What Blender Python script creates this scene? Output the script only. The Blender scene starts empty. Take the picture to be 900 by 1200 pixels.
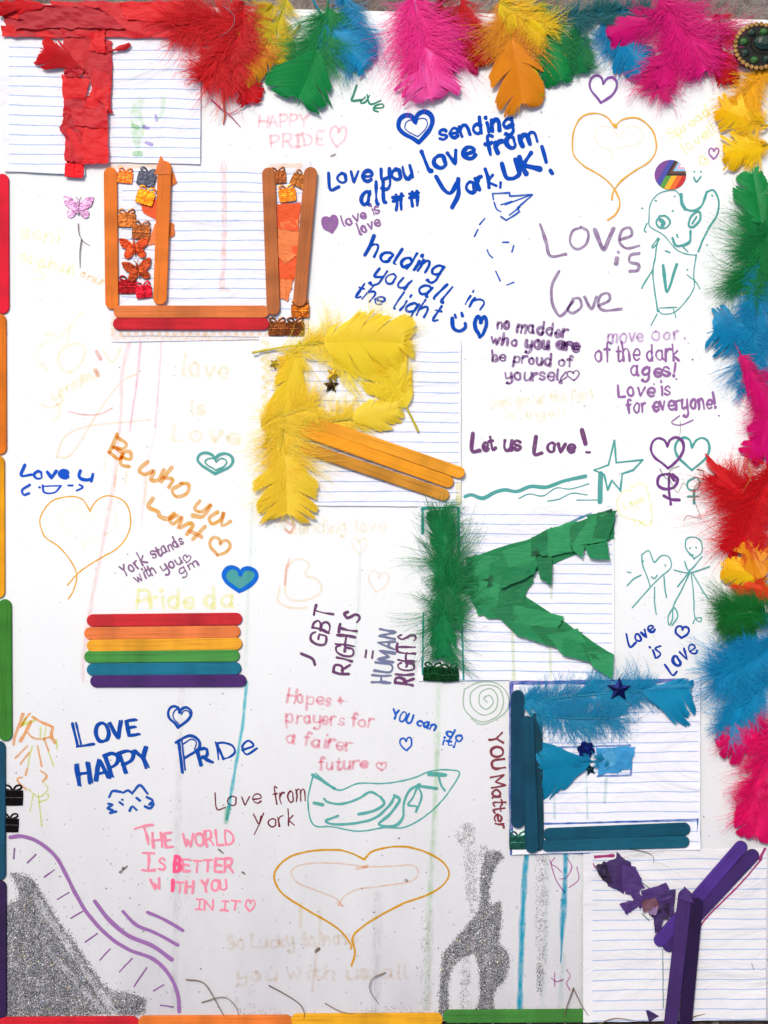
import bpy, math, random
import numpy as np
from mathutils import Vector, Matrix, noise as mnoise

# ------------------------------------------------------------------ camera, sky, sun, exposure
S = 0.00065                      # metres per photograph pixel: the board is about A1
def W(x, y, z=0.0):
    return Vector(((x - 450) * S, (600 - y) * S, z * S))

scene = bpy.context.scene
C = scene.collection
cam_d = bpy.data.cameras.new("camera")
cam = bpy.data.objects.new("camera", cam_d); C.objects.link(cam)
scene.camera = cam
CAM_H = 1.30
cam.location = (0, 0, CAM_H)
cam_d.sensor_fit = 'VERTICAL'; cam_d.sensor_height = 36.0
cam_d.lens = 36.0 * CAM_H / (1200 * S)
cam_d.clip_start = 0.05; cam_d.clip_end = 100

world = bpy.data.worlds.new("World"); scene.world = world
world.use_nodes = True
wn = world.node_tree
sky = wn.nodes.new("ShaderNodeTexSky"); sky.sky_type = 'NISHITA'; sky.sun_disc = False
SUN_EL, SUN_AZ = math.radians(58), math.radians(-28)      # from the top of the picture, a little to the left
sky.sun_elevation = SUN_EL; sky.sun_rotation = SUN_AZ
sky.air_density = 0.7; sky.dust_density = 4.0; sky.ozone_density = 0.4
wn.links.new(sky.outputs[0], wn.nodes["Background"].inputs[0])
wn.nodes["Background"].inputs[1].default_value = 0.10
sun_d = bpy.data.lights.new("sun", 'SUN'); sun_d.energy = 1.55; sun_d.angle = math.radians(12)
sun_d.color = (1.0, 0.965, 0.92)
sun = bpy.data.objects.new("sun", sun_d); C.objects.link(sun)
dirv = Vector((math.sin(SUN_AZ) * math.cos(SUN_EL), math.cos(SUN_AZ) * math.cos(SUN_EL), math.sin(SUN_EL)))
sun.rotation_euler = dirv.to_track_quat('Z', 'Y').to_euler()
sun.location = dirv * 2
vs = scene.view_settings
scene.display_settings.display_device = 'sRGB'
vs.view_transform = 'Standard'; vs.look = 'None'; vs.gamma = 1.0; vs.use_curve_mapping = False
vs.exposure = 0.48
scene.render.engine = 'CYCLES'
scene.cycles.transparent_max_bounces = 24
scene.cycles.max_bounces = 10; scene.cycles.diffuse_bounces = 8; scene.cycles.transmission_bounces = 8

# ------------------------------------------------------------------ colour and material helpers
GAIN = 0.95
def lin(c):
    out = []
    for v in c[:3]:
        v = v / 255.0
        v = v / 12.92 if v <= 0.04045 else ((v + 0.055) / 1.055) ** 2.4
        out.append(min(0.92, v * GAIN))
    return (*out, 1.0)

class NT:
    """small node-tree writer"""
    def __init__(s, name):
        s.m = bpy.data.materials.new(name); s.m.use_nodes = True
        s.t = s.m.node_tree; s.b = s.t.nodes["Principled BSDF"]; s.out = s.t.nodes["Material Output"]
    def n(s, typ, **kw):
        nd = s.t.nodes.new("ShaderNode" + typ)
        for k, v in kw.items(): setattr(nd, k, v)
        return nd
    def l(s, a, b): s.t.links.new(a, b)
    def math(s, op, a, b=None, c=None, clamp=False):
        nd = s.n("Math", operation=op); nd.use_clamp = clamp
        for i, v in enumerate((a, b, c)):
            if v is None: continue
            if isinstance(v, (int, float)): nd.inputs[i].default_value = v
            else: s.l(v, nd.inputs[i])
        return nd.outputs[0]
    def noise(s, vec, scale, detail=3, rough=0.55, dist=0.0):
        nd = s.n("TexNoise"); nd.inputs["Scale"].default_value = scale
        nd.inputs["Detail"].default_value = detail; nd.inputs["Roughness"].default_value = rough
        nd.inputs["Distortion"].default_value = dist
        if vec is not None: s.l(vec, nd.inputs["Vector"])
        return nd.outputs[0]
    def ramp(s, fac, stops):
        nd = s.n("ValToRGB"); e = nd.color_ramp.elements
        while len(e) < len(stops): e.new(0.5)
        for el, (p, c) in zip(e, stops): el.position = p; el.color = c
        s.l(fac, nd.inputs[0]); return nd.outputs[0]
    def mix(s, fac, a, b, blend='MIX'):
        nd = s.n("Mix", data_type='RGBA', blend_type=blend)
        for sock, v in ((nd.inputs[0], fac), (nd.inputs[6], a), (nd.inputs[7], b)):
            if isinstance(v, (int, float)): sock.default_value = v
            elif isinstance(v, tuple): sock.default_value = v
            else: s.l(v, sock)
        return nd.outputs[2]
    def bump(s, h, strength, dist):
        nd = s.n("Bump"); nd.inputs["Strength"].default_value = strength
        nd.inputs["Distance"].default_value = dist; s.l(h, nd.inputs["Height"])
        return nd.outputs[0]
    def mapping(s, vec, scale=(1, 1, 1), rot=(0, 0, 0)):
        nd = s.n("Mapping"); nd.inputs["Scale"].default_value = scale; nd.inputs["Rotation"].default_value = rot
        s.l(vec, nd.inputs["Vector"]); return nd.outputs[0]

def geo_pos(t): return t.n("NewGeometry").outputs["Position"]

_ink = {}
def lin_col(t, col): return t.mix(t.math('MULTIPLY', t.noise(geo_pos(t), 500, 3, 0.6), 0.5), lin(col), lin([c * .78 for c in col]))
def ink_mat(col, strength=0.9, streak=0.35, soft=0.0):
    """felt-tip or watery paint lying on the paper: uneven cover, so the white shows through"""
    k = (tuple(col), strength, streak, soft)
    if k in _ink: return _ink[k]
    if strength < 0.7: strength *= 0.82
    t = NT("marker_ink")
    uv = t.n("UVMap").outputs[0]
    sep = t.n("SeparateXYZ"); t.l(uv, sep.inputs[0])
    streaks = t.noise(t.mapping(uv, (0.09, 3.2, 1)), 1.0, 3, 0.6)
    blot = t.noise(geo_pos(t), 160, 3, 0.6)
    a = t.math('MULTIPLY_ADD', t.math('SUBTRACT', streaks, 0.5), streak * 2.2, strength)
    a = t.math('MULTIPLY_ADD', t.math('SUBTRACT', blot, 0.5), streak * 1.3, a)
    v = sep.outputs[1]
    e = t.math('ABSOLUTE', t.math('SUBTRACT', v, 0.5))            # 0 centre .. 0.5 edge
    if soft > 0:
        fall = t.math('SUBTRACT', 1.0, t.math('POWER', t.math('MULTIPLY', e, 2.0), 2.4), clamp=True)
        a = t.math('MULTIPLY', a, fall)
    else:
        a = t.math('MULTIPLY_ADD', t.math('MULTIPLY', e, e), 0.5, a)   # ink pools along the edge
    a = t.math('MAXIMUM', a, 0.0, clamp=True)
    if strength >= 0.84 and soft == 0:
        t.l(lin_col(t, col), t.b.inputs["Base Color"]); t.b.inputs["Roughness"].default_value = 0.8; t.b.inputs["Specular IOR Level"].default_value = 0.08
        tr = t.n("BsdfTransparent"); mx = t.n("MixShader")
        t.l(a, mx.inputs[0]); t.l(tr.outputs[0], mx.inputs[1]); t.l(t.b.outputs[0], mx.inputs[2]); t.l(mx.outputs[0], t.out.inputs[0])
        _ink[k] = t.m; return t.m
    # a glaze on the paper: light passes it going in and coming out, hence the square root
    c = t.mix(a, (1, 1, 1, 1), lin(col))
    sq = t.n("Gamma"); sq.inputs[1].default_value = 0.5; t.l(c, sq.inputs[0])
    tr = t.n("BsdfTransparent"); t.l(sq.outputs[0], tr.inputs[0]); t.l(tr.outputs[0], t.out.inputs[0])
    _ink[k] = t.m; return t.m

_st = {}
def stick_mat(col, axis_deg, worn=0.25):
    k = (tuple(col), axis_deg, worn)
    if k in _st: return _st[k]
    t = NT("dyed_wood")
    pos = t.n("NewGeometry").outputs["Position"]
    rnd = t.n("ObjectInfo").outputs["Random"]
    sh = t.n("VectorMath", operation='ADD'); cx = t.n("CombineXYZ"); t.l(t.math('MULTIPLY', rnd, 7.0), cx.inputs[2])
    t.l(pos, sh.inputs[0]); t.l(cx.outputs[0], sh.inputs[1])
    m0 = t.n("Mapping"); m0.inputs["Rotation"].default_value = (0, 0, -math.radians(axis_deg)); t.l(sh.outputs[0], m0.inputs["Vector"])
    g = t.noise(t.mapping(m0.outputs[0], (16, 620, 300)), 1.0, 5, 0.7)
    blot = t.noise(t.mapping(m0.outputs[0], (26, 90, 40)), 1.0, 3, 0.6)
    bands = t.noise(t.mapping(m0.outputs[0], (45, 8, 8)), 1.0, 2, 0.5)
    c = t.mix(t.math('MULTIPLY', t.math('SUBTRACT', blot, 0.35, clamp=True), 1.3 * worn + 0.45, clamp=True), lin(col), lin([min(255, v * 0.97 + 7) for v in col]))
    c = t.mix(t.math('MULTIPLY', t.math('SUBTRACT', bands, 0.42, clamp=True), 2.6, clamp=True), c, lin([v * 0.80 for v in col]))
    c = t.mix(t.math('MULTIPLY', t.math('SUBTRACT', g, 0.50, clamp=True), 3.2, clamp=True), c, lin([v * 0.66 for v in col]))
    t.l(c, t.b.inputs["Base Color"]); t.b.inputs["Roughness"].default_value = 0.72
    t.b.inputs["Specular IOR Level"].default_value = 0.18
    t.l(t.bump(g, 0.5, 0.0003), t.b.inputs["Normal"])
    _st[k] = t.m; return t.m

_fe = {}
def feather_mat(c1, c2=None, thin=0.08, trans=0.24):
    c2 = c2 or [v * 0.72 for v in c1]
    k = (tuple(c1), tuple(c2), thin)
    if k in _fe: return _fe[k]
    t = NT("dyed_feather")
    g = t.n("NewGeometry")
    big = t.noise(g.outputs["Position"], 45, 2, 0.5)
    f = t.math('MULTIPLY_ADD', g.outputs["Random Per Island"], 0.5, t.math('MULTIPLY', t.math('SUBTRACT', big, 0.3), 1.2), clamp=True)
    c = t.mix(f, lin(c1), lin(c2))
    t.l(c, t.b.inputs["Base Color"]); t.b.inputs["Roughness"].default_value = 0.5
    t.b.inputs["Specular IOR Level"].default_value = 0.25
    tl = t.n("BsdfTranslucent"); t.l(c, tl.inputs[0])
    mx = t.n("MixShader"); mx.inputs[0].default_value = trans
    t.l(t.b.outputs[0], mx.inputs[1]); t.l(tl.outputs[0], mx.inputs[2])
    tr = t.n("BsdfTransparent"); m2 = t.n("MixShader"); m2.inputs[0].default_value = thin
    t.l(mx.outputs[0], m2.inputs[1]); t.l(tr.outputs[0], m2.inputs[2]); t.l(m2.outputs[0], t.out.inputs[0])
    _fe[k] = t.m; return t.m

_ti = {}
def tissue_mat(col, trans=0.35, blot=0.5, stain=None):
    k = (tuple(col), trans, blot, stain)
    if k in _ti: return _ti[k]
    t = NT("tissue_paper")
    pos = geo_pos(t)
    n1 = t.noise(pos, 55, 4, 0.6, 0.6); n2 = t.noise(pos, 420, 4, 0.6)
    rnd = t.n("ObjectInfo").outputs["Random"]
    c = t.mix(t.math('MULTIPLY', n1, blot), lin(col), lin([v * 0.70 for v in col]))
    c = t.mix(t.math('MULTIPLY', rnd, 0.42), c, lin([min(255, v * 0.97 + 9) for v in col]))
    c = t.mix(t.math('MULTIPLY', t.math('SUBTRACT', n2, 0.5, clamp=True), 1.4, clamp=True), c, lin([v * 0.72 + 8 for v in col]))
    if stain:
        sp = t.ramp(t.noise(pos, 70, 2, 0.4), [(0.62, (0, 0, 0, 1)), (0.68, (1, 1, 1, 1))])
        c = t.mix(t.math('MULTIPLY', sp, 0.8), c, lin(stain))
    t.l(c, t.b.inputs["Base Color"]); t.b.inputs["Roughness"].default_value = 0.55
    t.b.inputs["Specular IOR Level"].default_value = 0.3
    w = t.noise(t.mapping(pos, (60, 160, 60)), 1.0, 4, 0.6, 1.4)
    t.l(t.bump(w, 0.55, 0.0012), t.b.inputs["Normal"])
    tl = t.n("BsdfTranslucent"); t.l(c, tl.inputs[0])
    mx = t.n("MixShader"); mx.inputs[0].default_value = trans
    t.l(t.b.outputs[0], mx.inputs[1]); t.l(tl.outputs[0], mx.inputs[2]); t.l(mx.outputs[0], t.out.inputs[0])
    _ti[k] = t.m; return t.m

_fo = {}
def foil_mat(c1, c2, rough=0.28, metal=0.85):
    k = (tuple(c1), tuple(c2), rough)
    if k in _fo: return _fo[k]
    t = NT("embossed_foil")
    pos = geo_pos(t)
    n1 = t.noise(pos, 260, 3, 0.6, 1.0)
    c = t.ramp(n1, [(0.30, lin(c2)), (0.50, lin([(a + b) / 2 for a, b in zip(c1, c2)])), (0.70, lin(c1))])
    t.l(c, t.b.inputs["Base Color"]); t.b.inputs["Metallic"].default_value = metal
    t.b.inputs["Roughness"].default_value = rough
    t.l(t.bump(t.noise(pos, 420, 2, 0.5), 0.3, 0.0006), t.b.inputs["Normal"])
    _fo[k] = t.m; return t.m

def plain(name, col, rough=0.5, metal=0.0, spec=0.5, vary=0.15, scale=300, bump=0.0, coat=0.0):
    t = NT(name)
    n = t.noise(geo_pos(t), scale, 4, 0.6)
    c = t.mix(t.math('MULTIPLY', n, 1.0), lin([min(255, v * (1 + vary)) for v in col]), lin([v * (1 - vary) for v in col]))
    t.l(c, t.b.inputs["Base Color"]); t.b.inputs["Roughness"].default_value = rough
    t.b.inputs["Metallic"].default_value = metal; t.b.inputs["Specular IOR Level"].default_value = spec
    t.b.inputs["Coat Weight"].default_value = coat
    if bump: t.l(t.bump(n, bump, 0.0004), t.b.inputs["Normal"])
    return t.m

# ------------------------------------------------------------------ object helpers
def link(o, parent=None):
    C.objects.link(o)
    if parent: o.parent = parent
    return o
def tag(o, label=None, cat=None, group=None, kind=None):
    if label: o['label'] = label
    if cat: o['category'] = cat
    if group: o['group'] = group
    if kind: o['kind'] = kind
    return o
def thing(name, label, cat, x, y, z=0.0, group=None):
    o = bpy.data.objects.new(name, None); o.empty_display_size = 0.01
    link(o); o.location = W(x, y, z)
    return tag(o, label, cat, group)
def mesh_obj(name, V, F, mat, parent=None, uv=None, smooth=True, kind=None, label=None):
    """V: N x 3 in photograph pixels (x right, y down, z up). F: list of faces or an int array."""
    V = np.asarray(V, dtype=np.float64).reshape(-1, 3)
    P = np.empty_like(V)
    P[:, 0] = (V[:, 0] - 450) * S; P[:, 1] = (600 - V[:, 1]) * S; P[:, 2] = V[:, 2] * S
    if parent is not None:
        r = parent; L = Vector((0, 0, 0))
        while r is not None: L += r.location; r = r.parent
        P -= np.array(L)
        origin = Vector((0, 0, 0))
    else:
        lo, hi = P.min(0), P.max(0); o3 = (lo + hi) / 2; o3[2] = lo[2]
        P -= o3; origin = Vector(o3)
    me = bpy.data.meshes.new(name)
    # the pixel frame has y down, so flip the winding
    if isinstance(F, np.ndarray):
        Fa = F[:, ::-1]; k = Fa.shape[1]
        me.vertices.add(len(P)); me.vertices.foreach_set("co", P.ravel())
        me.loops.add(Fa.size); me.loops.foreach_set("vertex_index", Fa.ravel().astype(np.int32))
        me.polygons.add(len(Fa)); me.polygons.foreach_set("loop_start", np.arange(0, Fa.size, k, dtype=np.int32))
        me.polygons.foreach_set("loop_total", np.full(len(Fa), k, dtype=np.int32))
        me.update(calc_edges=True)
    else:
        me.from_pydata([tuple(p) for p in P], [], [tuple(reversed(f)) for f in F]); me.update()
    if uv is not None:
        u = me.uv_layers.new(name="UVMap")
        li = np.empty(len(me.loops), dtype=np.int32); me.loops.foreach_get("vertex_index", li)
        u.data.foreach_set("uv", np.asarray(uv, dtype=np.float32)[li].ravel())
    if smooth: me.polygons.foreach_set("use_smooth", [True] * len(me.polygons))
    me.validate()
    me.materials.append(mat)
    o = bpy.data.objects.new(name, me); link(o, parent)
    if parent is None: o.location = origin
    if kind: o['kind'] = kind
    if label: o['label'] = label
    return o

def catmull(pts, step=1.6):
    pts = [np.array(p, float) for p in pts]
    if len(pts) < 3: return resample(pts, step)
    P = [2 * pts[0] - pts[1]] + pts + [2 * pts[-1] - pts[-2]]
    out = []
    for i in range(1, len(P) - 2):
        p0, p1, p2, p3 = P[i - 1], P[i], P[i + 1], P[i + 2]
        n = max(2, int(np.linalg.norm(p2 - p1) / step))
        for k in range(n):
            t = k / n
            out.append(0.5 * ((2 * p1) + (-p0 + p2) * t + (2 * p0 - 5 * p1 + 4 * p2 - p3) * t * t + (-p0 + 3 * p1 - 3 * p2 + p3) * t ** 3))
    out.append(pts[-1]); return out
def resample(pts, step=1.6):
    out = []
    for a, b in zip(pts, pts[1:]):
        a = np.array(a, float); b = np.array(b, float)
        n = max(1, int(np.linalg.norm(b - a) / step))
        for k in range(n): out.append(a + (b - a) * k / n)
    out.append(np.array(pts[-1], float)); return out

def bend_pts(P, r, amt):
    """a hand never draws a ruler line: bow a two-point stroke a little"""
    if len(P) == 2:
        (a, b), (c, d) = P; k = r.uniform(-amt, amt) * 1.6
        L = math.hypot(c - a, d - b) + 1e-6
        return [P[0], ((a + c) / 2 - (d - b) / L * k, (b + d) / 2 + (c - a) / L * k), P[1]]
    return P
class Ink:
    """collects pen strokes as flat ribbons; one mesh per message or drawing"""
    zc = 0.06
    def __init__(s, seed=1, zf=None): s.V = []; s.F = []; s.U = []; s.S = []; s.r = random.Random(seed); s.zf = zf
    def stroke(s, pts, w, smooth=True, vary=0.18, wob=0.35, taper=0.0):
        r = s.r
        if len(pts) == 1: pts = [pts[0], (pts[0][0] + 0.8, pts[0][1] + 0.3)]
        st = max(0.8, min(1.6, w * 0.7))
        q = catmull(pts, st) if smooth else resample(pts, st)
        q = [p for i, p in enumerate(q) if i == 0 or np.linalg.norm(p - q[i - 1]) > 1e-3]
        if len(q) < 2: return
        Ink.zc += 0.032
        if Ink.zc > 0.9: Ink.zc = 0.06
        n = len(q); Q = np.array(q)
        T = np.gradient(Q, axis=0); T /= np.linalg.norm(T, axis=1)[:, None] + 1e-9
        N = np.stack([-T[:, 1], T[:, 0]], 1)
        ph = r.random() * 100; fq = 0.12 * 3 / max(3.0, w)
        hw = [w / 2 * (1 + vary * mnoise.noise(Vector((i * fq * st, ph, 0))) * 2) for i in range(n)]
        off = [wob * mnoise.noise(Vector((i * fq * .7 * st, ph + 9, 3))) for i in range(n)]
        if taper:
            for i in range(n):
                f = min(1, (n - 1 - i) / (n * 0.4 + 1)); hw[i] *= (1 - taper) + taper * f
        # round ends
        ends = []
        for k in (0, n - 1):
            sg = -1 if k == 0 else 1
            rows = [(Q[k] + sg * T[k] * hw[k] * math.sin(a), hw[k] * math.cos(a), N[k]) for a in (0.45, 0.9, 1.3)]
            ends.append(rows)
        rows = [(p, h, nn) for p, h, nn in reversed(ends[0])] + [(Q[i] + N[i] * off[i], hw[i], N[i]) for i in range(n)] + ends[1]
        b = len(s.V); d = r.random() * 50
        prev = None
        for i, (p, h, nn) in enumerate(rows):
            if prev is not None: d += float(np.linalg.norm(p - prev))
            prev = p
            for sg, v in ((-1, 0.0), (1, 1.0)):
                x, y = p + sg * nn * h
                z = (s.zf(x, y) if s.zf else 0.0) + Ink.zc + 0.03 * i / len(rows)
                s.V.append((x, y, z)); s.U.append((d, v))
        for i in range(len(rows) - 1):
            a = b + 2 * i; s.F.append((a, a + 2, a + 3, a + 1))
        s.S.append((b, len(s.V), len(s.F) - len(rows) + 1, len(s.F)))
        return s
    def fill(s, poly):
        Ink.zc += 0.032
        cy = sum(p[1] for p in poly) / len(poly)
        q = catmull(list(poly) + [poly[0]], 2.0)[:-1]
        b = len(s.V); z0 = Ink.zc
        for p in q: s.V.append((p[0], p[1], z0)); s.U.append((p[0], 0.5 + (p[1] - cy) * 0.004))
        s.F.append(tuple(range(b, b + len(q))))
        return s
    def heart(s, cx, cy, w, h, rot=0, width=2.5, jit=0.5, overlap=True, fill=False):
        base = [(0, -.22), (.10, -.42), (.28, -.5), (.46, -.38), (.5, -.14), (.38, .14), (.16, .36), (0, .5), (-.16, .34), (-.4, .12), (-.5, -.14), (-.42, -.4), (-.25, -.5), (-.08, -.42), (0, -.22)]
        c, sn = math.cos(rot), math.sin(rot); P = []
        for x, y in base:
            x *= w; y *= h
            P.append((cx + x * c - y * sn + s.r.uniform(-jit, jit), cy + x * sn + y * c + s.r.uniform(-jit, jit)))
        if fill: s.fill(P[:-1])
        i = 7
        s.stroke(P[:i + 1], width); s.stroke(P[i:], width); return s
    def text(s, txt, x0, y0, x1, y1, h, w, slant=0.0, jit=0.55, double=0.0):
        # advance widths
        tot = 0
        for ch in txt: tot += (FONT[ch][0] + 2.2) if ch in FONT else 4.0
        tot -= 2.2
        L = math.hypot(x1 - x0, y1 - y0); ux, uy = (x1 - x0) / L, (y1 - y0) / L
        vx, vy = uy, -ux                      # up, with y down
        kx = L / tot; ky = h / 10.0; cur = 0; r = s.r
        for ch in txt:
            if ch not in FONT: cur += 4.0; continue
            gw, strokes = FONT[ch]
            dy = r.uniform(-jit, jit) * 1.2; sc = 1 + r.uniform(-0.13, 0.12); rot = r.uniform(-0.13, 0.13); sx = r.uniform(.86, 1.1)
            for sm, pts in strokes:
                P = []
                for gx, gy in pts:
                    a = gx * kx * sx; b = (gy * ky) * sc + dy
                    a, b = a + b * (slant + rot), b - a * rot * 0.5
                    a += cur * kx
                    P.append((x0 + ux * a + vx * b + r.uniform(-jit, jit) * .5, y0 + uy * a + vy * b + r.uniform(-jit, jit) * .5))
                s.stroke(bend_pts(P, r, h * .035), w * r.uniform(.9, 1.22), smooth=True if sm else len(P) < 3, vary=.32)
                if double:
                    s.stroke([(px + double + r.uniform(-.5, .5), py + r.uniform(-1, 1)) for px, py in P], w * 0.8, smooth=sm)
            cur += gw + 2.2
        return s
    def done(s, name, label, parent, col, strength=0.9, streak=0.35, soft=0.0):
        if name in ("mud_spot", "dye_run", "dye_smudge", "marker_border", "marker_outline") and len(s.S) > 1:
            for v0, v1, f0, f1 in s.S:
                mesh_obj(name, s.V[v0:v1], [tuple(i - v0 for i in f) for f in s.F[f0:f1]], ink_mat(col, strength, streak, soft), parent, uv=s.U[v0:v1], smooth=False)
            return
        return mesh_obj(name, s.V, s.F, ink_mat(col, strength, streak, soft), parent, uv=s.U, smooth=False, label=label)

_F = """a 6 593a1907153456 5a5564
b 6 -1e14 173a5957553415
c 5 593a1907153455
d 6 593a1907153456 -5e54
e 5 0757593a1907153455
f 4 5d3e2c24 -0a4a
g 6 593a1907153556 5a5552300111
h 6 -0e04 082a4a5854
i 1 -1a14 1d1e
j 3 2a221001 2d2e
k 5 -0e04 -4a0754
l 2 1e1524
m 8 -0a04 082a4944 486a8984
n 5 -0a04 082a4a5854
o 6 3a190715345557593a
p 6 -0a00 083a5957553405
q 6 593a1907153456 -5a50
r 4 -0a04 082a4a
s 4 493a1a082746452405
t 4 2d253455 -0a4a
u 5 0a06143456 -5a54
v 5 -0a245a
w 8 -0a2449648a
x 5 -0a54 -5a04
y 5 0a061556 5a5552300111
z 5 -0a5a0454
A 6 -043e64 -1757
B 6 -0e04 0e3e5c4a09 094967553404
C 6 6c4e1d0915346566
D 6 -0e04 0e3d6a663404
E 5 -5e0e0454 -0949
F 5 -5e0e04 -0949
G 6 6c4e1d0915346568 -3969
H 6 -0e04 -6e64 -0969
I 1 -1e14
| 4 -0e4e -2e24 -0444
J 4 4e461505
K 5 -0e04 -5e0964
L 5 -0e0454
M 8 -040e478e84
N 6 -040e646e
O 6 3e1d09153455695d3e
P 5 -0e04 0e4e6c4908
R 6 -0e04 0e4e5c4908 -2964
S 5 5c3e1c1b3957553405
T 6 -0e6e -3e34
U 6 0e062444666e
V 6 -0e346e
W 8 -0e243a648e
Y 6 -0e396e -3934
! 1 -1e17 1415
, 1 1503
. 1 1415
# 8 -2c14 -5c44 -0959 -0b6b
+ 4 -2a26 -0848
= 5 -0959 -0656
( 2 2a0715
) 2 0a2714
- 3 -0737
: 1 1514 191a"""
FONT = {}
for ln in _F.split("\n"):
    ch, wd, *st = ln.split(" ")
    L = []
    for q in st:
        sm = not q.startswith("-"); q = q.lstrip("-")
        L.append((sm, [(int(q[i], 16), int(q[i + 1], 16) - 4) for i in range(0, len(q), 2)]))
    FONT[ch] = (int(wd), L)

rng = np.random.default_rng(11)
R = random.Random(5)
# ------------------------------------------------------------------ the setting: rough stone ground and moist soil below the board
def grid(x0, y0, x1, y1, nx, ny, zf):
    V = []; F = []
    for j in range(ny + 1):
        for i in range(nx + 1):
            x = x0 + (x1 - x0) * i / nx; y = y0 + (y1 - y0) * j / ny
            V.append((x, y, zf(x, y)))
    for j in range(ny):
        for i in range(nx):
            a = j * (nx + 1) + i; F.append((a, a + 1, a + nx + 2, a + nx + 1))
    return V, F
def ground_mat():
    t = NT("rough_concrete"); pos = geo_pos(t)
    n1 = t.noise(pos, 14, 5, 0.65); n2 = t.noise(pos, 150, 6, 0.7); n3 = t.noise(pos, 900, 3, 0.6)
    c = t.ramp(n1, [(0.30, lin((98, 86, 76))), (0.5, lin((134, 122, 112))), (0.70, lin((160, 152, 146)))])
    c = t.mix(t.math('MULTIPLY', t.math('SUBTRACT', n2, 0.46, clamp=True), 3.6, clamp=True), c, lin((62, 50, 42)))
    c = t.mix(t.math('MULTIPLY', t.math('SUBTRACT', n3, 0.50, clamp=True), 2.5, clamp=True), c, lin((190, 180, 172)))
    t.l(c, t.b.inputs["Base Color"]); t.b.inputs["Roughness"].default_value = 0.95
    h = t.math('ADD', t.math('MULTIPLY', n2, 1.0), t.math('MULTIPLY', n3, 0.35))
    t.l(t.bump(h, 0.9, 0.004), t.b.inputs["Normal"]); return t.m
gm = ground_mat()
V, F = grid(-3600, -3200, 4500, 4400, 40, 40, lambda x, y: -10.0)
tag(mesh_obj("ground", V, F, gm, smooth=False), kind='structure')
def soil_mat():
    t = NT("damp_soil"); pos = geo_pos(t)
    n = t.noise(pos, 220, 6, 0.7)
    c = t.ramp(n, [(0.35, lin((38, 28, 24))), (0.6, lin((92, 72, 60)))])
    t.l(c, t.b.inputs["Base Color"]); t.b.inputs["Roughness"].default_value = 0.9
    t.l(t.bump(n, 0.9, 0.004), t.b.inputs["Normal"]); return t.m
V, F = grid(-300, 1190, 1200, 1330, 150, 14, lambda x, y: -9 + 4.0 * mnoise.noise(Vector((x * .06, y * .06, 0))) - 0.0)
tag(mesh_obj("soil_strip", V, F, soil_mat()), kind='structure')

# ------------------------------------------------------------------ the poster board
def board_mat():
    t = NT("white_card"); pos = geo_pos(t)
    fib = t.noise(pos, 1500, 4, 0.6); cloud = t.noise(pos, 7, 3, 0.5)
    speck = t.noise(pos, 330, 2, 0.4); sp2 = t.noise(pos, 11, 2, 0.5)
    c = t.mix(t.math('MULTIPLY', cloud, 0.5), lin((240, 243, 240)), lin((231, 233, 231)))
    # light falloff painted as patchy, streaky grey towards the lower edge, plus mud specks
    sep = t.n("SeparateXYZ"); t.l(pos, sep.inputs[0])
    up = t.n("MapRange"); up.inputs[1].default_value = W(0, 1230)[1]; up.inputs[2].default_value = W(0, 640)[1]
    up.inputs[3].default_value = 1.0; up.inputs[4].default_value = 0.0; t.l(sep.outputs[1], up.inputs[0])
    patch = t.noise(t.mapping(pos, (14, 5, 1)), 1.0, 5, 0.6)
    falloff_tint = t.math('MULTIPLY', up.outputs[0], t.math('MULTIPLY_ADD', patch, 0.75, 0.42), clamp=True)
    c = t.mix(falloff_tint, c, lin((176, 172, 176)))
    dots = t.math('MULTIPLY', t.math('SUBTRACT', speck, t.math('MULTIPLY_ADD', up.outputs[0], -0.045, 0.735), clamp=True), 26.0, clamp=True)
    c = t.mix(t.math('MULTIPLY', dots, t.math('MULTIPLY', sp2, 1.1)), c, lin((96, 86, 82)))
    t.l(c, t.b.inputs["Base Color"]); t.b.inputs["Roughness"].default_value = 0.62
    t.b.inputs["Specular IOR Level"].default_value = 0.3
    wr = t.noise(t.mapping(pos, (16, 9, 9)), 1.0, 4, 0.55, 0.8)
    h = t.math('ADD', t.math('MULTIPLY', fib, 0.06), wr)
    t.l(t.bump(h, 0.6, 0.0024), t.b.inputs["Normal"]); return t.m
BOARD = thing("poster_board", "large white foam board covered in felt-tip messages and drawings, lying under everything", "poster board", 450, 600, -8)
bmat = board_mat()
def board_outline():
    x0, y0, x1, y1, r = -9, 7, 906, 1196.5, 9
    sl = lambda x: 3 + (x + 9) * .022
    P = []
    for cx, cy, a0 in ((x1 - r, y0 + r, -90), (x1 - r, y1 - r, 0), (x0 + r, y1 - r, 90), (x0 + r, y0 + r, 180)):
        for k in range(7):
            a = math.radians(a0 + 15 * k); P.append((cx + r * math.cos(a), cy + r * math.sin(a) + (sl(cx) - y0 if cy < 600 else 0)))
    return P
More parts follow.
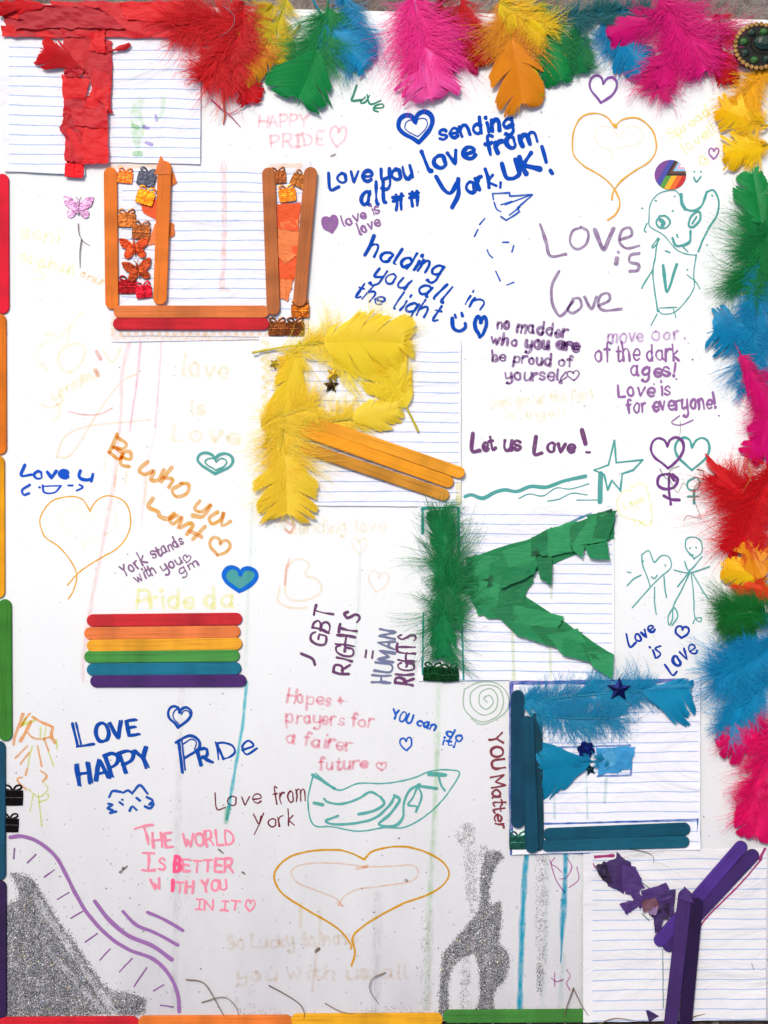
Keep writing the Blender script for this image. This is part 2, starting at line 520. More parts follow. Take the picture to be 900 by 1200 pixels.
def slab(outline, z0, z1, bev=0.6):
    n = len(outline); cx = sum(p[0] for p in outline) / n; cy = sum(p[1] for p in outline) / n
    def shrink(d):
        out = []
        for i, (x, y) in enumerate(outline):
            a = np.array(outline[i - 1]); b = np.array(outline[(i + 1) % n]); t = b - a; t = t / (np.linalg.norm(t) + 1e-9)
            nn = np.array([-t[1], t[0]])
            if np.dot(nn, np.array([cx - x, cy - y])) < 0: nn = -nn
            out.append((x + nn[0] * d, y + nn[1] * d))
        return out
    rings = [(outline, z0), (outline, z1 - bev), (shrink(bev * 0.35), z1 - bev * 0.3), (shrink(bev), z1)]
    V = []; F = []
    for P, z in rings: V += [(x, y, z) for x, y in P]
    for r_ in range(len(rings) - 1):
        for i in range(n):
            a = r_ * n + i; b = r_ * n + (i + 1) % n; F.append((a, b, b + n, a + n))
    k = (len(rings) - 1) * n
    F.append(tuple(range(k, k + n))); F.append(tuple(reversed(range(n))))
    return V, F
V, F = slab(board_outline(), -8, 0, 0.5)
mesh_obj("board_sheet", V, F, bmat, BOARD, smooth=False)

# ------------------------------------------------------------------ felt-tip messages and drawings on the board (flat print, parts of the board)
BLUE = (8, 78, 186); PURP = (124, 68, 140); LPUR = (160, 110, 170); GPUR = (126, 96, 134); TEAL = (84, 172, 164)
PINK = (255, 176, 190); HPINK = (252, 134, 162); ORNG = (244, 172, 44); FYEL = (255, 246, 176); YEL = (255, 240, 96)
FORG = (250, 226, 190); MAR = (122, 44, 62); GRN = (58, 148, 116)
_seed = [100]
def ink(zf=None): _seed[0] += 1; return Ink(_seed[0], zf)
MSG = "handwritten_message"; DRW = "felt_tip_drawing"; HRT = "drawn_heart"
def B(s, name, label, col, st=0.9, sk=0.35, soft=0.0): return s.done(name, label, BOARD, col, st, sk, soft)

s = ink().text("HAPPY", 303, 149, 360, 148, 14, 2.6); s.text("PR|DE", 318, 173, 380, 170, 15, 2.6); s.heart(396, 160, 19, 24, .15, 2.6)
B(s, MSG, "pale pink capitals HAPPY PRIDE with a heart", PINK, .62, .7)
s = ink(); s.stroke([(418, 100), (414, 112), (412, 118), (424, 117)], 2.3); s.stroke([(428, 114), (423, 119), (424, 121), (429, 119), (433, 112)], 2.2)
s.stroke([(430, 111), (434, 122), (446, 118)], 2.2); s.stroke([(438, 127), (449, 126), (448, 122), (440, 124), (438, 129), (443, 131)], 2.2)
B(s, MSG, "small green word Love under the pink feather", GRN, .9)
s = ink()
s.text("sending", 516, 165, 602, 149, 19, 4.3); s.text("love", 501, 202, 557, 184, 24, 4.8); s.text("from", 571, 182, 628, 167, 22, 4.4)
s.stroke([(511, 207), (520, 222), (528, 226), (536, 214)], 5.2); s.stroke([(537, 210), (537, 228), (530, 243)], 5.6)
s.text("ork,", 548, 227, 587, 216, 23, 4.0); s.text("UK", 594, 211, 630, 200, 22, 4.6)
s.stroke([(635, 172), (640, 190)], 4.6, False); s.stroke([(645, 200), (647, 203)], 5)
s.heart(488, 150, 40, 34, -.18, 5.2); s.heart(488, 150, 27, 21, -.18, 1.2)
B(s, MSG, "bold blue sending love from York, UK! with a heart", BLUE, .95, .3)
s = ink(); s.stroke([(385, 203), (387, 222), (397, 219)], 3.8); s.text("ove", 396, 215, 434, 212, 20, 3.6); s.text("you", 447, 213, 484, 208, 22, 3.8)
s.text("all", 422, 240, 452, 238, 24, 3.8, .15); s.text("##", 462, 246, 497, 240, 22, 3.4)
B(s, MSG, "blue Love you all ##", BLUE, .92, .3)
s = ink().text("love is", 402, 266, 445, 249, 13, 2.2); s.text("love", 421, 275, 446, 264, 13, 2.2); s.heart(387, 263, 18, 20, -.15, 2.4, fill=True)
B(s, MSG, "small purple love is love with a filled heart", LPUR, .85)
s = ink().text("holding", 427, 299, 515, 325, 22, 2.9, .3, double=1.1); s.text("you", 436, 326, 474, 338, 20, 2.7, .3); s.text("all", 488, 342, 518, 355, 21, 3.2, .35); s.text("in", 543, 356, 562, 363, 17, 2.3, .3)
s.text("the", 414, 347, 445, 358, 19, 2.4, .3); s.text("light", 459, 361, 511, 376, 21, 2.6, .35)
B(s, MSG, "flowing blue holding you all in the light", BLUE, .9, .3)
s = ink(); s.stroke([(530, 373), (531, 384), (538, 388), (545, 384), (545, 379)], 4); s.stroke([(533, 369), (534, 372)], 3.4); s.stroke([(541, 367), (542, 370)], 3.4)
B(s, DRW, "small blue smiling face", BLUE, .92)
s = ink(); s.heart(563, 383, 14, 24, .05, 4.2)
B(s, HRT, "small narrow blue heart beside the smiling face", BLUE, .95)
s = ink(); s.text("no", 583, 385, 597, 386, 13, 3); s.text("madder", 606, 389, 664, 396, 14, 2.9)
s.text("who", 575, 403, 606, 406, 13, 3); s.text("you", 616, 407, 643, 409, 14, 4.2); s.text("are", 652, 408, 678, 412, 13, 4.4)
s.text("be", 576, 423, 592, 424, 14, 2.9); s.text("proud", 602, 424, 645, 428, 13, 2.8); s.text("of", 654, 428, 670, 430, 14, 2.6)
s.text("yoursel", 593, 445, 654, 446, 14, 2.5); s.stroke([(663, 436), (657, 444), (659, 449), (655, 448), (664, 442)], 2.4); s.heart(672, 440, 14, 11, -.1, 2)
B(s, MSG, "purple no matter who you are be proud of yourself with a heart", PURP, .82, .45)
s = ink(); s.stroke([(633, 263), (640, 284), (645, 300), (663, 298)], 3.6); s.stroke([(680, 267), (671, 271), (668, 284), (676, 292), (687, 286), (689, 272), (681, 266)], 3.2)
s.stroke([(697, 269), (707, 292), (713, 281), (719, 268)], 4.6); s.stroke([(727, 281), (740, 276), (738, 267), (729, 270), (726, 283), (734, 291), (749, 288)], 3.2)
s.stroke([(724, 295), (725, 296)], 3); s.stroke([(723, 303), (722, 309)], 5.5); s.stroke([(749, 297), (739, 299), (738, 307), (748, 310), (747, 317), (738, 318)], 3.6)
s.stroke([(655, 318), (647, 334), (647, 354), (655, 370), (664, 364), (670, 353)], 3.4); s.stroke([(672, 353), (665, 362), (671, 367), (681, 360), (679, 350), (671, 350)], 3.2)
s.stroke([(685, 348), (693, 362), (699, 348)], 3.6); s.stroke([(702, 358), (714, 352), (713, 344), (704, 346), (701, 358), (709, 364), (728, 362)], 3)
B(s, MSG, "large purple Love is love", (132, 88, 146), .78, .45)
s = ink().text("move", 712, 402, 754, 400, 18, 2.2); s.text("oor.", 764, 399, 802, 397, 16, 2.2)
B(s, MSG, "faint lilac words Move oor, top line of the ages message", (200, 160, 206), .8, .5)
s = ink().text("of the dark", 697, 424, 796, 422, 21, 2.3); s.text("ages!", 739, 440, 789, 441, 17, 2.6); s.text("Love is", 725, 465, 785, 463, 16, 2.6); s.text("for everyone!", 735, 484, 838, 478, 19, 2.6)
s.stroke([(796, 487), (787, 495), (797, 498), (812, 492)], 1.6)
for p in ((792, 444), (766, 450), (811, 421), (842, 487)): s.stroke([p], 1.6)
B(s, MSG, "purple of the dark ages! Love is for everyone!", LPUR, .85, .4)
s = ink(); s.stroke([(554, 508), (553, 528), (562, 528)], 4.8); s.text("et", 566, 528, 580, 527, 17, 3.6); s.text("us", 591, 527, 610, 527, 17, 3.6)
s.stroke([(628, 512), (626, 532), (635, 531)], 4.6); s.text("ove", 641, 530, 673, 530, 18, 3.8); s.stroke([(682, 504), (686, 520)], 4.8); s.stroke([(687, 530), (691, 530)], 3)
B(s, MSG, "thick purple Let us Love!", (120, 70, 122), .85, .45)
s = ink(); s.text("Don't get up the fight".replace("'", ""), 575, 478, 695, 466, 12, 2.4); s.text("is angel!", 592, 492, 660, 488, 11, 2.4)
B(s, MSG, "washed-out yellow writing under the purple proud message", (255, 238, 186), .42, .9)
s = ink(); s.stroke([(545, 582), (553, 580), (566, 584), (580, 577), (592, 574), (606, 576), (622, 570), (640, 571), (660, 564), (686, 558)], 4.4, vary=.1)
s.stroke([(608, 584), (620, 579), (636, 581), (652, 572), (668, 573), (690, 567)], 1.5); s.stroke([(642, 587), (655, 585), (670, 578), (688, 580)], 1.5)
s.stroke([(676, 586), (703, 586)], 1.4); s.stroke([(704, 555), (703, 588)], 6, False, .05)
B(s, DRW, "teal wavy lines like water", TEAL, .85, .5)
s = ink()
for a, b in (((720, 516), (713, 545)), ((713, 545), (696, 551)), ((696, 551), (708, 556)), ((708, 556), (712, 574)), ((712, 574), (717, 563)), ((717, 563), (727, 575)), ((727, 575), (729, 555)), ((729, 555), (742, 551)), ((742, 551), (753, 539)), ((753, 539), (722, 542)), ((722, 542), (720, 516))): s.stroke([a, b], 2.2, False)
B(s, DRW, "teal five pointed star outline", TEAL, .9)
s = ink(); s.stroke([(740, 570), (738, 577), (734, 574), (727, 580), (723, 590), (727, 603), (738, 608), (750, 611), (760, 616), (764, 605), (761, 585), (757, 570), (749, 566), (741, 571)], 1.8)
s.text("Love", 732, 596, 754, 588, 9, 1.8); s.stroke([(743, 598), (748, 595), (751, 598)], 1.5); s.stroke([(743, 609), (745, 617)], 1.5); s.stroke([(748, 610), (756, 616)], 1.5); s.stroke([(755, 609), (748, 616)], 1.5)
B(s, DRW, "pale yellow balloon heart with Love inside beside the K sheet", (255, 246, 130), .6, .7)
s = ink(); s.heart(782, 531, 38, 36, -.03, 3.2); s.stroke([(790, 563), (785, 556), (773, 558), (771, 568), (779, 573), (790, 571), (794, 562), (788, 556)], 3.6)
s.stroke([(784, 555), (784, 575), (786, 591)], 3); s.stroke([(778, 581), (786, 585), (796, 586)], 3.6)
B(s, HRT, "purple heart above a purple female symbol", PURP, .88)
s = ink(); s.heart(811, 532, 40, 38, .02, 3.0); s.stroke([(813, 560), (806, 565), (807, 573), (816, 574), (820, 567), (817, 560), (812, 561)], 2.6); s.stroke([(814, 574), (813, 590)], 2.6); s.stroke([(806, 582), (819, 582)], 2.4)
B(s, HRT, "teal heart above a teal female symbol", TEAL, .85)
s = ink()
for P in ([(752, 650), (760, 645), (764, 654), (767, 659), (775, 651), (784, 653), (786, 665), (775, 675), (762, 688)], [(752, 650), (753, 662), (758, 675), (762, 688)], [(753, 657), (754, 658)], [(779, 662), (780, 663)], [(763, 676), (767, 678), (770, 674)],
          [(762, 688), (741, 712)], [(767, 688), (767, 705), (769, 720)], [(778, 675), (779, 690), (781, 700)], [(751, 674), (742, 679), (735, 686)], [(735, 670), (739, 671)],
          [(813, 654), (804, 643), (804, 632), (812, 629), (821, 634), (822, 647), (813, 655)], [(808, 642), (809, 642)], [(815, 641), (816, 642)], [(808, 650), (812, 650)], [(802, 658), (808, 668), (823, 652)],
          [(790, 668), (808, 671), (831, 664)], [(808, 669), (794, 687)], [(808, 671), (799, 690), (789, 710), (788, 725), (784, 732), (783, 722), (790, 712), (794, 722), (787, 733)], [(810, 671), (813, 700), (814, 722), (820, 729), (822, 724), (815, 725), (812, 731)], [(812, 672), (822, 690), (830, 702)]):
    s.stroke(P, 1.5)
B(s, DRW, "two teal stick people, one with a heart for a head", TEAL, .92)
s = ink(); s.stroke([(734, 743), (738, 758), (745, 753)], 2.6); s.text("ove", 747, 753, 768, 739, 14, 2.4); s.stroke([(765, 762), (768, 771)], 2.8); s.stroke([(761, 758), (762, 759)], 2.6); s.stroke([(774, 757), (768, 760), (774, 766), (770, 771)], 2.4)
s.stroke([(779, 779), (788, 791), (793, 787)], 2.6); s.text("ove", 793, 782, 818, 764, 19, 2.6); s.heart(799, 741, 16, 14, .1, 2.8)
B(s, MSG, "blue Love is Love with a small heart by the E sheet", (24, 66, 168), .95)
# cat-like figure
s = ink()
for P, w in (([(760, 262), (762, 240), (772, 227), (790, 223), (798, 231)], 1.3), ([(798, 228), (799, 238), (803, 245)], 4.0), ([(803, 245), (812, 247), (822, 241), (828, 225)], 2.6), ([(828, 225), (836, 223), (842, 235), (840, 252), (832, 265), (824, 280), (818, 295)], 2.2),
             ([(760, 258), (762, 266), (778, 276), (790, 290), (802, 297), (816, 299)], 1.2), ([(773, 253), (769, 260), (772, 266), (780, 267), (785, 260), (780, 253), (773, 253)], 2.2), ([(774, 258), (778, 261), (776, 264)], 5.0),
             ([(816, 248), (809, 255), (807, 264), (812, 266), (820, 258), (820, 249), (815, 248)], 2.6), ([(811, 262), (816, 254)], 2.2), ([(788, 279), (791, 287), (797, 288), (808, 283), (809, 271)], 3.0), ([(800, 289), (806, 295)], 1.4), ([(793, 275), (794, 278)], 2),
             ([(758, 262), (755, 270), (757, 272)], 2.0), ([(771, 279), (768, 300), (765, 318), (767, 340), (771, 365)], 1.9), ([(771, 279), (764, 289), (766, 290), (773, 280)], 1.6), ([(816, 298), (813, 320), (813, 338), (802, 355), (790, 366), (776, 368), (771, 362)], 1.5),
             ([(777, 311), (780, 335)], 3.6), ([(793, 310), (782, 342), (778, 322)], 3.2), ([(765, 316), (755, 332), (752, 338)], 1.8), ([(773, 361), (793, 360)], 1.5), ([(770, 368), (763, 381)], 1.6), ([(789, 362), (792, 372)], 1.3), ([(805, 322), (815, 330), (820, 338)], 1.2), ([(780, 294), (785, 296)], 1.8)):
    s.stroke(P, w)
for p in ((768, 235), (790, 230), (788, 247), (752, 244), (828, 287), (805, 316), (834, 229), (831, 265)): s.stroke([p], 1.8)
B(s, DRW, "teal creature with two large eyes and long body", TEAL, .88, .4)
s = ink(); s.stroke([(813, 208), (816, 213), (821, 207)], 1.8); s.stroke([(813, 201)], 1.6); s.stroke([(821, 201)], 1.6)
B(s, DRW, "tiny teal smiling face beside the round sticker", TEAL, .9)
s = ink().text("Spread", 787, 164, 832, 134, 12, 1.8); s.text("love!!", 803, 181, 838, 155, 13, 1.8); s.heart(824, 189, 11, 9, .6, 1.8)
B(s, MSG, "pale yellow Spread love!! written uphill", (252, 244, 120), .65, .6)
s = ink(); s.heart(836, 180, 12, 13, .1, 1.8); B(s, HRT, "tiny purple heart under the yellow feathers", (176, 110, 184), .85)
s = ink(); s.heart(706, 105, 32, 31, .12, 2.8); B(s, HRT, "medium purple heart below the blue feather", (140, 88, 168), .85)
s = ink(); s.stroke([(720, 149), (712, 138), (698, 133), (682, 137), (672, 155), (672, 180), (684, 194), (704, 206), (718, 219), (726, 236), (722, 250), (712, 258)], 1.9)
s.stroke([(720, 149), (730, 140), (748, 139), (764, 152), (769, 172), (762, 188), (744, 200), (728, 212), (719, 224), (717, 234)], 1.9)
s.stroke([(720, 146), (722, 149)], 3)
B(s, HRT, "large thin orange heart at the upper right with crossed tails", (246, 184, 70), .9)
s = ink(); s.stroke([(725, 161), (716, 150), (702, 149), (697, 161), (704, 172), (715, 176), (719, 188)], 1.5); s.stroke([(725, 161), (735, 149), (748, 150), (754, 160), (748, 168), (732, 172), (722, 175)], 1.5)
B(s, HRT, "faint cream heart inside the upper right orange heart", (255, 226, 166), .55, .7)
s = ink()
for P in ([(577, 227), (597, 226), (597, 230), (624, 228), (606, 244), (609, 248), (593, 258), (587, 254)], [(577, 227), (578, 234)], [(579, 237), (582, 245), (587, 248)], [(592, 240), (623, 228)], [(597, 252), (609, 243)], [(587, 240), (600, 236)], [(568, 256), (562, 263)], [(560, 269), (556, 277)], [(571, 293), (573, 298), (577, 302)], [(589, 284), (596, 284)], [(602, 288), (600, 295)], [(581, 318), (586, 329)], [(594, 334), (602, 331)]):
    s.stroke(P, 1.9, len(P) == 3)
B(s, DRW, "blue paper plane with a dashed trail", (36, 96, 196), .9)
# left half
s = ink().text("seni", 24, 278, 68, 286, 17, 2.2); s.text("daysinuun", 22, 306, 86, 322, 15, 2.0); s.stroke([(46, 318), (52, 322), (47, 328), (43, 327)], 2)
B(s, MSG, "very faint yellow scribbled words beside the U", (255, 246, 160), .5, .8)
s = ink().text("onun", 94, 324, 124, 336, 9, 2); B(s, MSG, "faint orange end of the yellow words beside the U", (252, 206, 120), .6, .7)
s = ink(); s.stroke([(40, 418), (52, 402), (70, 395), (96, 366)], 2.2); s.stroke([(52, 392), (62, 392)], 5); s.stroke([(74, 378), (82, 384), (78, 402)], 2); s.stroke([(44, 424), (56, 434)], 3); s.stroke([(76, 405), (68, 420), (76, 436), (92, 430), (100, 412), (92, 402), (76, 408)], 3); s.stroke([(120, 410), (132, 424), (142, 408)], 3)
s.stroke([(44, 472), (60, 478), (68, 474), (70, 484), (62, 494)], 2.6); s.text("ymseu", 64, 470, 116, 440, 14, 3.0)
B(s, MSG, "very faint washed-out yellow scribble at the left", (253, 240, 190), .55, .8)
s = ink(); s.stroke([(113, 412), (118, 421)], 4); s.stroke([(112, 434), (115, 440)], 5); s.stroke([(80, 482), (98, 486), (118, 485), (132, 478)], 1.6)
B(s, DRW, "short coral marker dashes at the left", (240, 130, 100), .65, .6)
s = ink(); s.stroke([(66, 536), (76, 512), (100, 500), (132, 496), (176, 492)], 2.2); s.stroke([(66, 536), (84, 532), (112, 488), (140, 450), (160, 438)], 2.2)
B(s, DRW, "faint peach looping line above the blue Love u", (252, 220, 170), .6, .6)
s = ink().text("love", 212, 440, 268, 446, 24, 4.0); s.text("is", 224, 486, 240, 486, 18, 4.0); s.text("Love", 202, 516, 280, 520, 20, 4.2)
B(s, MSG, "faint cream love is Love beside the R", (254, 238, 196), .6, .7)
s = ink(); s.stroke([(29, 545), (25, 557), (37, 556)], 3.2); s.text("ove", 40, 561, 80, 560, 14, 3.2); s.text("u", 92, 560, 108, 564, 13, 3.4)
s.stroke([(35, 568), (26, 574), (28, 580), (34, 578)], 2.8); s.stroke([(46, 571)], 2.8); s.stroke([(50, 569), (52, 577), (64, 577), (71, 570)], 2.6); s.stroke([(50, 570), (72, 569)], 1.8); s.stroke([(80, 569), (85, 569)], 2.8); s.stroke([(93, 568), (97, 571), (90, 575)], 2.6)
B(s, MSG, "blue Love u above a little face of dots and brackets", (24, 88, 204), .95, .3)
s = ink(); s.stroke([(137, 509), (133, 520), (128, 530)], 4.4); s.stroke([(137, 512), (148, 520), (144, 526), (133, 524)], 4); s.stroke([(134, 524), (144, 532), (139, 538), (128, 530)], 4); s.stroke([(142, 536), (153, 538), (152, 529), (143, 532), (142, 544), (152, 547)], 4)
s.stroke([(173, 541), (163, 551), (170, 556), (180, 552), (177, 562), (186, 562), (192, 551)], 4.6); s.stroke([(201, 548), (189, 564)], 4.6); s.stroke([(192, 560), (202, 562), (198, 571)], 4.6); s.stroke([(213, 567), (202, 574), (207, 582), (219, 578), (221, 568), (212, 566)], 4.2)
s.stroke([(234, 587), (228, 596), (236, 600), (246, 592)], 4.4); s.stroke([(247, 592), (238, 605), (226, 604)], 4.6); s.stroke([(255, 600), (245, 607), (249, 614), (259, 608), (262, 600), (260, 616), (270, 611)], 4.2)
s.stroke([(179, 584), (174, 594), (186, 600), (186, 604), (196, 608), (204, 602)], 5); s.stroke([(208, 604), (199, 608), (203, 614), (213, 606), (209, 618)], 4.2); s.stroke([(212, 618), (222, 613), (226, 616), (219, 626)], 4.6); s.stroke([(240, 617), (226, 632)], 5); s.stroke([(222, 622), (236, 629)], 4.4)
s.heart(257, 641, 24, 20, .25, 3.6)
B(s, MSG, "orange Be who you want with a heart, sloping down", (240, 166, 34), .8, .55)
s = ink(); s.heart(252, 543, 42, 24, .05, 3.2); s.heart(253, 544, 25, 14, .05, 1.8); B(s, HRT, "teal double heart above the orange writing", TEAL, .85, .45)
s = ink(); s.stroke([(106, 599), (96, 585), (80, 582), (60, 588), (47, 608), (52, 628), (68, 640), (82, 656), (90, 674), (86, 692), (80, 702)], 1.7); s.stroke([(105, 599), (114, 586), (128, 581), (146, 588), (153, 606), (150, 626), (138, 642), (118, 654), (96, 668), (84, 680), (79, 686)], 1.7)
B(s, HRT, "large thin orange heart at the left with crossed tails", (244, 184, 56), .9)
s = ink(); s.stroke([(104, 610), (94, 598), (80, 597), (72, 608), (76, 622), (94, 632), (98, 645)], 1.6); s.stroke([(104, 610), (118, 598), (132, 598), (137, 610), (128, 624), (108, 632), (98, 640)], 1.6)
B(s, HRT, "faint cream heart inside the left orange heart", (255, 240, 206), .6, .7)
s = ink().text("York", 146, 676, 172, 659, 15, 2.0); s.text("stands", 180, 655, 216, 637, 13, 2.0); s.text("with", 161, 683, 184, 671, 12, 1.9); s.text("you&".replace("&", ""), 192, 671, 214, 660, 12, 2.0); s.heart(219, 655, 9, 9, .2, 1.6); s.text("gm", 212, 674, 234, 662, 11, 1.9)
B(s, MSG, "small grey purple York stands with you", (150, 112, 150), .85)
s = ink(); s.heart(281, 679, 32, 24, .05, 3, fill=True); B(s, HRT, "teal filling of the small blue heart", (78, 170, 168), .85, .4)
s = ink(); s.heart(281, 679, 38, 28, .05, 5.0); B(s, HRT, "thick blue outline of the heart filled with teal", (22, 110, 214), .95, .3)
s = ink().text("Pride da", 160, 713, 272, 711, 22, 4.0); B(s, MSG, "pale yellow Pride da above the stick flag", (255, 248, 140), .62, .7)
s = ink().text("Sending love", 340, 626, 452, 622, 15, 2.6); s.heart(421, 640, 18, 18, 0, 2.4)
B(s, MSG, "faded cream Sending love under the R", (254, 234, 200), .55, .7)
s = ink(); s.stroke([(336, 612), (344, 616), (340, 624), (334, 620)], 3); s.stroke([(339, 655), (336, 668), (334, 685)], 2.6); B(s, DRW, "coral smudges under the yellow feather", (246, 140, 110), .6, .7)
s = ink(); s.stroke([(335, 662), (335, 696), (350, 704), (372, 698), (377, 688), (370, 678), (358, 674), (362, 660), (348, 655), (337, 664)], 2.6); s.stroke([(328, 688), (326, 704), (340, 712), (360, 712)], 3)
B(s, DRW, "faded peach blob outline below the R", (254, 224, 176), .6, .6)
s = ink(); s.heart(443, 682, 24, 24, .2, 1.7); B(s, HRT, "faint peach heart left of the K", (252, 216, 180), .6, .6)
# rights
s = ink()
s.stroke([(353, 766), (366, 772), (369, 779)], 3.4); s.text("GBT", 380, 758, 392, 713, 22, 2.6); s.text("RIGHTS", 409, 790, 422, 722, 20, 2.8); s.stroke([(428, 770), (429, 762)], 2.4); s.stroke([(436, 771), (437, 763)], 2.4)
s.text("RIGHTS", 484, 803, 487, 744, 20, 2.8)
B(s, MSG, "purple LGBT RIGHTS = RIGHTS written up the board", (112, 66, 110), .85, .4)
s = ink().text("HUMAN", 458, 800, 464, 740, 20, 2.8); B(s, MSG, "grey blue HUMAN written up the board between two purple words", (122, 128, 160), .85, .4)
s = ink().text("Hopes +", 336, 823, 402, 828, 15, 2.6); s.text("prayers for", 336, 846, 437, 852, 15, 2.6); s.text("a fairer", 335, 870, 412, 880, 16, 2.6); s.text("future", 374, 902, 430, 900, 14, 2.6); s.heart(447, 898, 12, 9, 0, 2.2)
B(s, MSG, "pale pink Hopes + prayers for a fairer future with a heart", PINK, .8, .5)
s = ink().text("YOU", 459, 842, 481, 848, 11, 2.2); s.text("can", 488, 849, 508, 856, 11, 2.2); s.text("do", 522, 860, 540, 870, 11, 2.2); s.text("it!", 518, 872, 532, 875, 8, 2.2); s.heart(476, 872, 14, 15, -.1, 2.2)
B(s, MSG, "small blue YOU can do it! with a heart", (30, 98, 200), .92)
s = ink()
s.stroke([(85, 848), (91, 874)], 3.6, False); s.stroke([(89, 847), (95, 872)], 2.4, False); s.stroke([(90, 875), (110, 872)], 3, False)
s.text("OVE", 112, 870, 162, 860, 20, 3.0, double=2.4); s.heart(210, 840, 27, 24, .1, 3.2); s.heart(212, 841, 20, 19, .1, 1.6)
s.text("HAPPY", 92, 920, 178, 898, 24, 3.2, double=2.6); s.stroke([(209, 868), (214, 905)], 3.6, False); s.stroke([(213, 868), (217, 902)], 2, False); s.stroke([(206, 870), (222, 862), (233, 868), (232, 878), (216, 888)], 3.4); s.stroke([(214, 872), (224, 866), (230, 870), (228, 878)], 1.6)
s.text("R", 235, 897, 247, 893, 17, 3.4, double=1.2); s.text("ID", 254, 891, 276, 886, 19, 2.9, -.05)
s.stroke([(284, 879), (297, 874), (291, 868), (284, 875), (289, 884), (301, 877)], 2.8)
B(s, MSG, "bold blue LOVE heart HAPPY PRIDE in doubled capitals", (16, 76, 168), .95, .35)
s = ink()
for P in ([(128, 934), (132, 927), (142, 928)], [(144, 929), (150, 926), (155, 930)], [(156, 928), (164, 920), (173, 930)], [(127, 942), (132, 943), (126, 947), (133, 950), (128, 953), (136, 951)], [(140, 940), (144, 943)], [(143, 937)], [(152, 950), (155, 945), (160, 949)], [(160, 935), (164, 938)], [(172, 934), (179, 938), (174, 943), (180, 941), (176, 947), (170, 945)]):
    s.stroke(P, 3.0)
B(s, DRW, "blue curly cloud face of little strokes", (32, 88, 176), .92)
s = ink(); s.stroke([(252, 929), (254, 948), (264, 946)], 1.5); s.text("ove", 267, 945, 307, 941, 17, 1.5); s.text("from", 322, 942, 357, 938, 21, 1.5); s.stroke([(297, 954), (303, 965), (306, 956)], 1.5); s.stroke([(309, 953), (303, 968), (298, 978)], 1.5); s.text("ork", 314, 969, 346, 966, 18, 1.5)
B(s, MSG, "thin maroon Love from York", (120, 40, 58), .92, .25)
s = ink()
for P, w in (([(368, 907), (364, 920), (361, 940), (367, 966), (390, 969), (420, 974), (450, 970), (475, 969), (500, 955), (518, 938), (530, 922), (538, 908), (534, 903), (508, 903), (480, 913), (450, 918), (420, 918), (398, 926), (384, 918), (370, 906)], 1.8), ([(366, 908), (392, 924)], 3.2),
             ([(368, 941), (378, 943)], 4), ([(380, 936), (384, 940), (400, 942), (420, 936), (434, 928), (446, 934)], 2.8), ([(446, 934), (450, 942), (438, 950), (420, 954)], 3.4), ([(396, 956), (382, 962), (394, 966), (420, 964), (440, 958), (456, 944), (462, 934)], 3), ([(462, 932), (468, 938), (456, 955), (444, 966), (462, 968), (472, 958), (473, 942), (480, 926), (492, 919)], 3.2),
             ([(490, 919), (484, 934), (478, 943), (488, 945), (487, 952), (494, 934), (490, 922)], 2.4), ([(492, 921), (512, 924)], 3.4), ([(503, 907), (522, 908)], 4.4), ([(514, 910), (517, 920), (521, 926)], 2.6)):
    s.stroke(P, w)
B(s, DRW, "teal leaf-shaped boat drawing", (92, 176, 168), .85, .4)
s = ink().text("T", 163, 991, 186, 988, 22, 2.8); s.text("HE", 180, 993, 203, 992, 16, 2.8); s.text("WORLD", 215, 992, 274, 990, 16, 2.8)
s.text("|", 167, 1020, 180, 1020, 18, 2.8); s.text("S", 186, 1019, 194, 1019, 15, 2.8); s.text("ETTER", 214, 1021, 273, 1022, 15, 2.8)
s.text("W", 179, 1043, 190, 1042, 11, 2.6); s.text("TH", 206, 1045, 226, 1045, 12, 2.6); s.text("YOU", 238, 1045, 266, 1043, 13, 2.6); s.text("|N", 229, 1066, 250, 1066, 12, 2.2); s.text("|T", 259, 1066, 280, 1066, 12, 2.2); s.heart(293, 1061, 11, 13, .1, 2.2)
B(s, MSG, "pink capitals THE WORLD IS BETTER WITH YOU IN IT with a heart", (255, 150, 172), .85, .4)
s = ink().text("B", 204, 1021, 211, 1021, 15, 4.0); s.text("I", 200, 1044, 202, 1044, 12, 4.2); B(s, MSG, "darker pink letters B and I in the pink capitals", (255, 96, 140), .9, .3)
s = ink()
s.text("YOU", 573, 861, 577, 902, 15, 2.5); s.text("Matter", 574, 911, 581, 971, 15, 2.3)
B(s, MSG, "maroon YOU MATTER running down beside the E", (138, 58, 70), .88)
s = ink(); s.stroke([(427, 1007), (412, 1000), (396, 996), (366, 997), (340, 1004), (324, 1018), (322, 1032), (332, 1048), (356, 1064), (384, 1080), (400, 1092), (411, 1107), (411, 1112)], 2.4); s.stroke([(427, 1007), (438, 997), (466, 992), (492, 996), (516, 1008), (526, 1022), (520, 1036), (502, 1048), (470, 1060), (440, 1076), (420, 1090), (413, 1100), (416, 1116), (412, 1132)], 2.4)
B(s, HRT, "wide thin mustard heart at the bottom", (214, 158, 44), .9, .3)
s = ink(); s.stroke([(428, 1016), (400, 1012), (360, 1012), (342, 1020), (348, 1034), (372, 1044), (392, 1052), (402, 1062), (395, 1058)], 1.8); s.stroke([(424, 1016), (460, 1015), (484, 1014), (490, 1024), (480, 1033), (450, 1038), (420, 1042), (404, 1050), (396, 1062)], 1.8); s.stroke([(418, 1018), (430, 1015)], 4)
B(s, HRT, "faint orange heart inside the wide mustard heart", (250, 190, 140), .62, .6)
s = ink().text("So Lucky to have", 268, 1112, 420, 1106, 16, 3.4); s.text("you with us all", 278, 1148, 478, 1146, 16, 3.4)
B(s, MSG, "nearly vanished beige writing at the bottom", (238, 214, 178), .36, .9)
